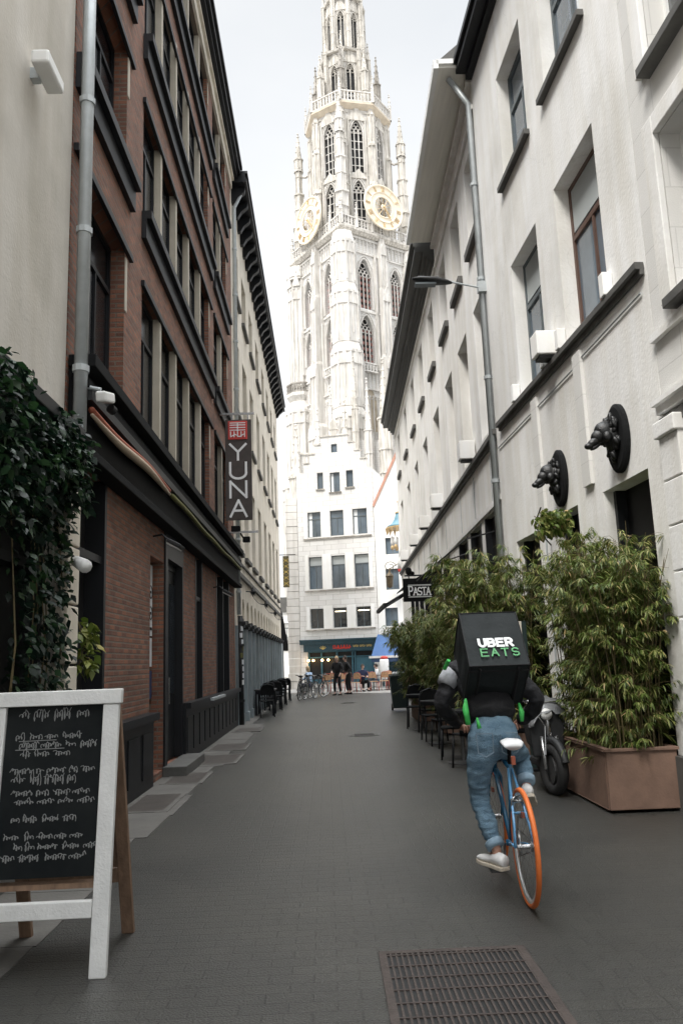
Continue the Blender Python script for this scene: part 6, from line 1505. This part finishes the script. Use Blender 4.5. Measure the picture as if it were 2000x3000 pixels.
while z>.52:
    n=r.choice([1,1,2]); x=.12+r.uniform(0,.06); xe=wd-.12-r.uniform(0,.12)
    while x<xe:
        wl=r.uniform(.04,.11); k=int(wl/.014); pts=[]
        ph=r.uniform(0,6); am=r.uniform(.007,.013)*hs
        for i in range(k*7): a=i*1.05+ph; pts.append((x+wl*i/(k*7)+.006*math.sin(a),z+am*math.cos(a)*(1+.6*math.sin(i*.31+ph))+(.012*hs if math.sin(i*.17+ph*3)>.93 else 0)))
        stroke(mb,pts,.0034,T,.0012); x+=wl+r.uniform(.014,.03)
    if r.random()<.18: stroke(mb,[(.12+r.uniform(0,.1),z-.02),(wd-.15-r.uniform(0,.2),z-.018)],.004,T,.0012)
    z-=r.choice([.044,.05,.085])*(.5+.5*hs); hs=r.choice([1,1,1,1.7])
build('chalk_writing',mb,'chalk',pn)
build('shelf',MB().box(.087,wd-.087,-.10,-.02,.40,.425,tf),'wood',CB)
t2=TF(Vector((-1.83,5.02,0)),fl.u,fl.n); t2.p=lambda a,d,z:Vector((-1.83,5.04,0))+fl.u*a+fl.n*(d+z*.30)+Vector((0,0,z))
build('rear_frame',MB().box(.02,.09,-.02,.02,0,1.30,t2).box(wd-.09,wd-.02,-.02,.02,0,1.30,t2).box(.09,wd-.09,-.018,.018,.3,.38,t2),'wood',CB,bevel=.004)
build('rear_panel',MB().box(.092,wd-.092,-.008,.004,.385,1.28,t2),'wood',CB)
build('hinge',MB().box(.12,.18,-.12,-.03,1.33,1.345,tf).box(wd-.18,wd-.12,-.12,-.03,1.33,1.345,tf),'steel',CB)
# ================================================================== GROUND FITTINGS
t=root('drain_grate','large rusty brown slatted grate set in the paving at the bottom of the view','grate',(.62,3.8,0))
build('frame',MB().box(.22,.98,2.7,2.74,-.01,.008).box(.22,.98,4.5,4.54,-.01,.008).box(.22,.26,2.74,4.5,-.01,.008).box(.94,.98,2.74,4.5,-.01,.008),'grate',t)
mb=MB(); 
for k in range(24): x=.275+k*.0285; mb.box(x,x+.011,2.74,4.5,-.012,.007)
for k in range(12): y=2.85+k*.147; mb.box(.26,.94,y,y+.012,-.008,.0085)
build('bars',mb,'grate',t); build('painted_pit_shade',MB().box(.26,.94,2.74,4.5,.0015,.0025),'dark',t)  # thin black sheet painted in for the shade between the bars
def cellar(label,x0,x1,y0,y1):
    t=root('cellar_hatch',label,'hatch',((x0+x1)/2,(y0+y1)/2,0),'cellar hatches along the brick building')
    build('rim',MB().box(x0-.06,x1+.06,y0-.06,y0,-.01,.013).box(x0-.06,x1+.06,y1,y1+.06,-.01,.013).box(x0-.06,x0,y0,y1,-.01,.013).box(x1,x1+.06,y0,y1,-.01,.013),'slab',t,bevel=.002)
    build('lid',MB().box(x0,x1,y0,y1,-.01,.012),mat('dark iron plate',(.045,.038,.032),.6,.25,5,.3,50),t,bevel=.002)
cellar('nearest dark cellar hatch beside the chalkboard',-2.2,-1.78,9.0,10.1)
cellar('second dark cellar hatch along the brick building',-2.16,-1.72,11.0,12.0)
cellar('dark cellar hatch third along the brick building, near the doorstep',-2.15,-1.5,13.0,14.2)
cellar('farther dark cellar hatch before the raised plate',-2.15,-1.55,15.0,16.1)
cellar('raised dark cellar hatch at the far end of the brick building',-2.15,-1.6,18.9,19.9)
def cover(label,x,y,r=.3):
    t=root('manhole_cover',label,'manhole cover',(x,y,0),'manhole covers in the street')
    build('rim',MB().cyl((x,y,-.01),(x,y,.006),r,n=32),'dsteel',t); mb=MB().cyl((x,y,-.01),(x,y,.009),r*.88,n=32)
    for k in range(-4,5): mb.box(x-r*.6,x+r*.6,y+k*r*.16-.008,y+k*r*.16+.008,.009,.012)
    build('lid',mb,mat('worn iron',(.10,.095,.09),.6,.2,8,.3,60),t)
cover('manhole cover far along the middle of the street',.72,17.0,.33); cover('small manhole cover near the standing pair',.75,30.0,.3)
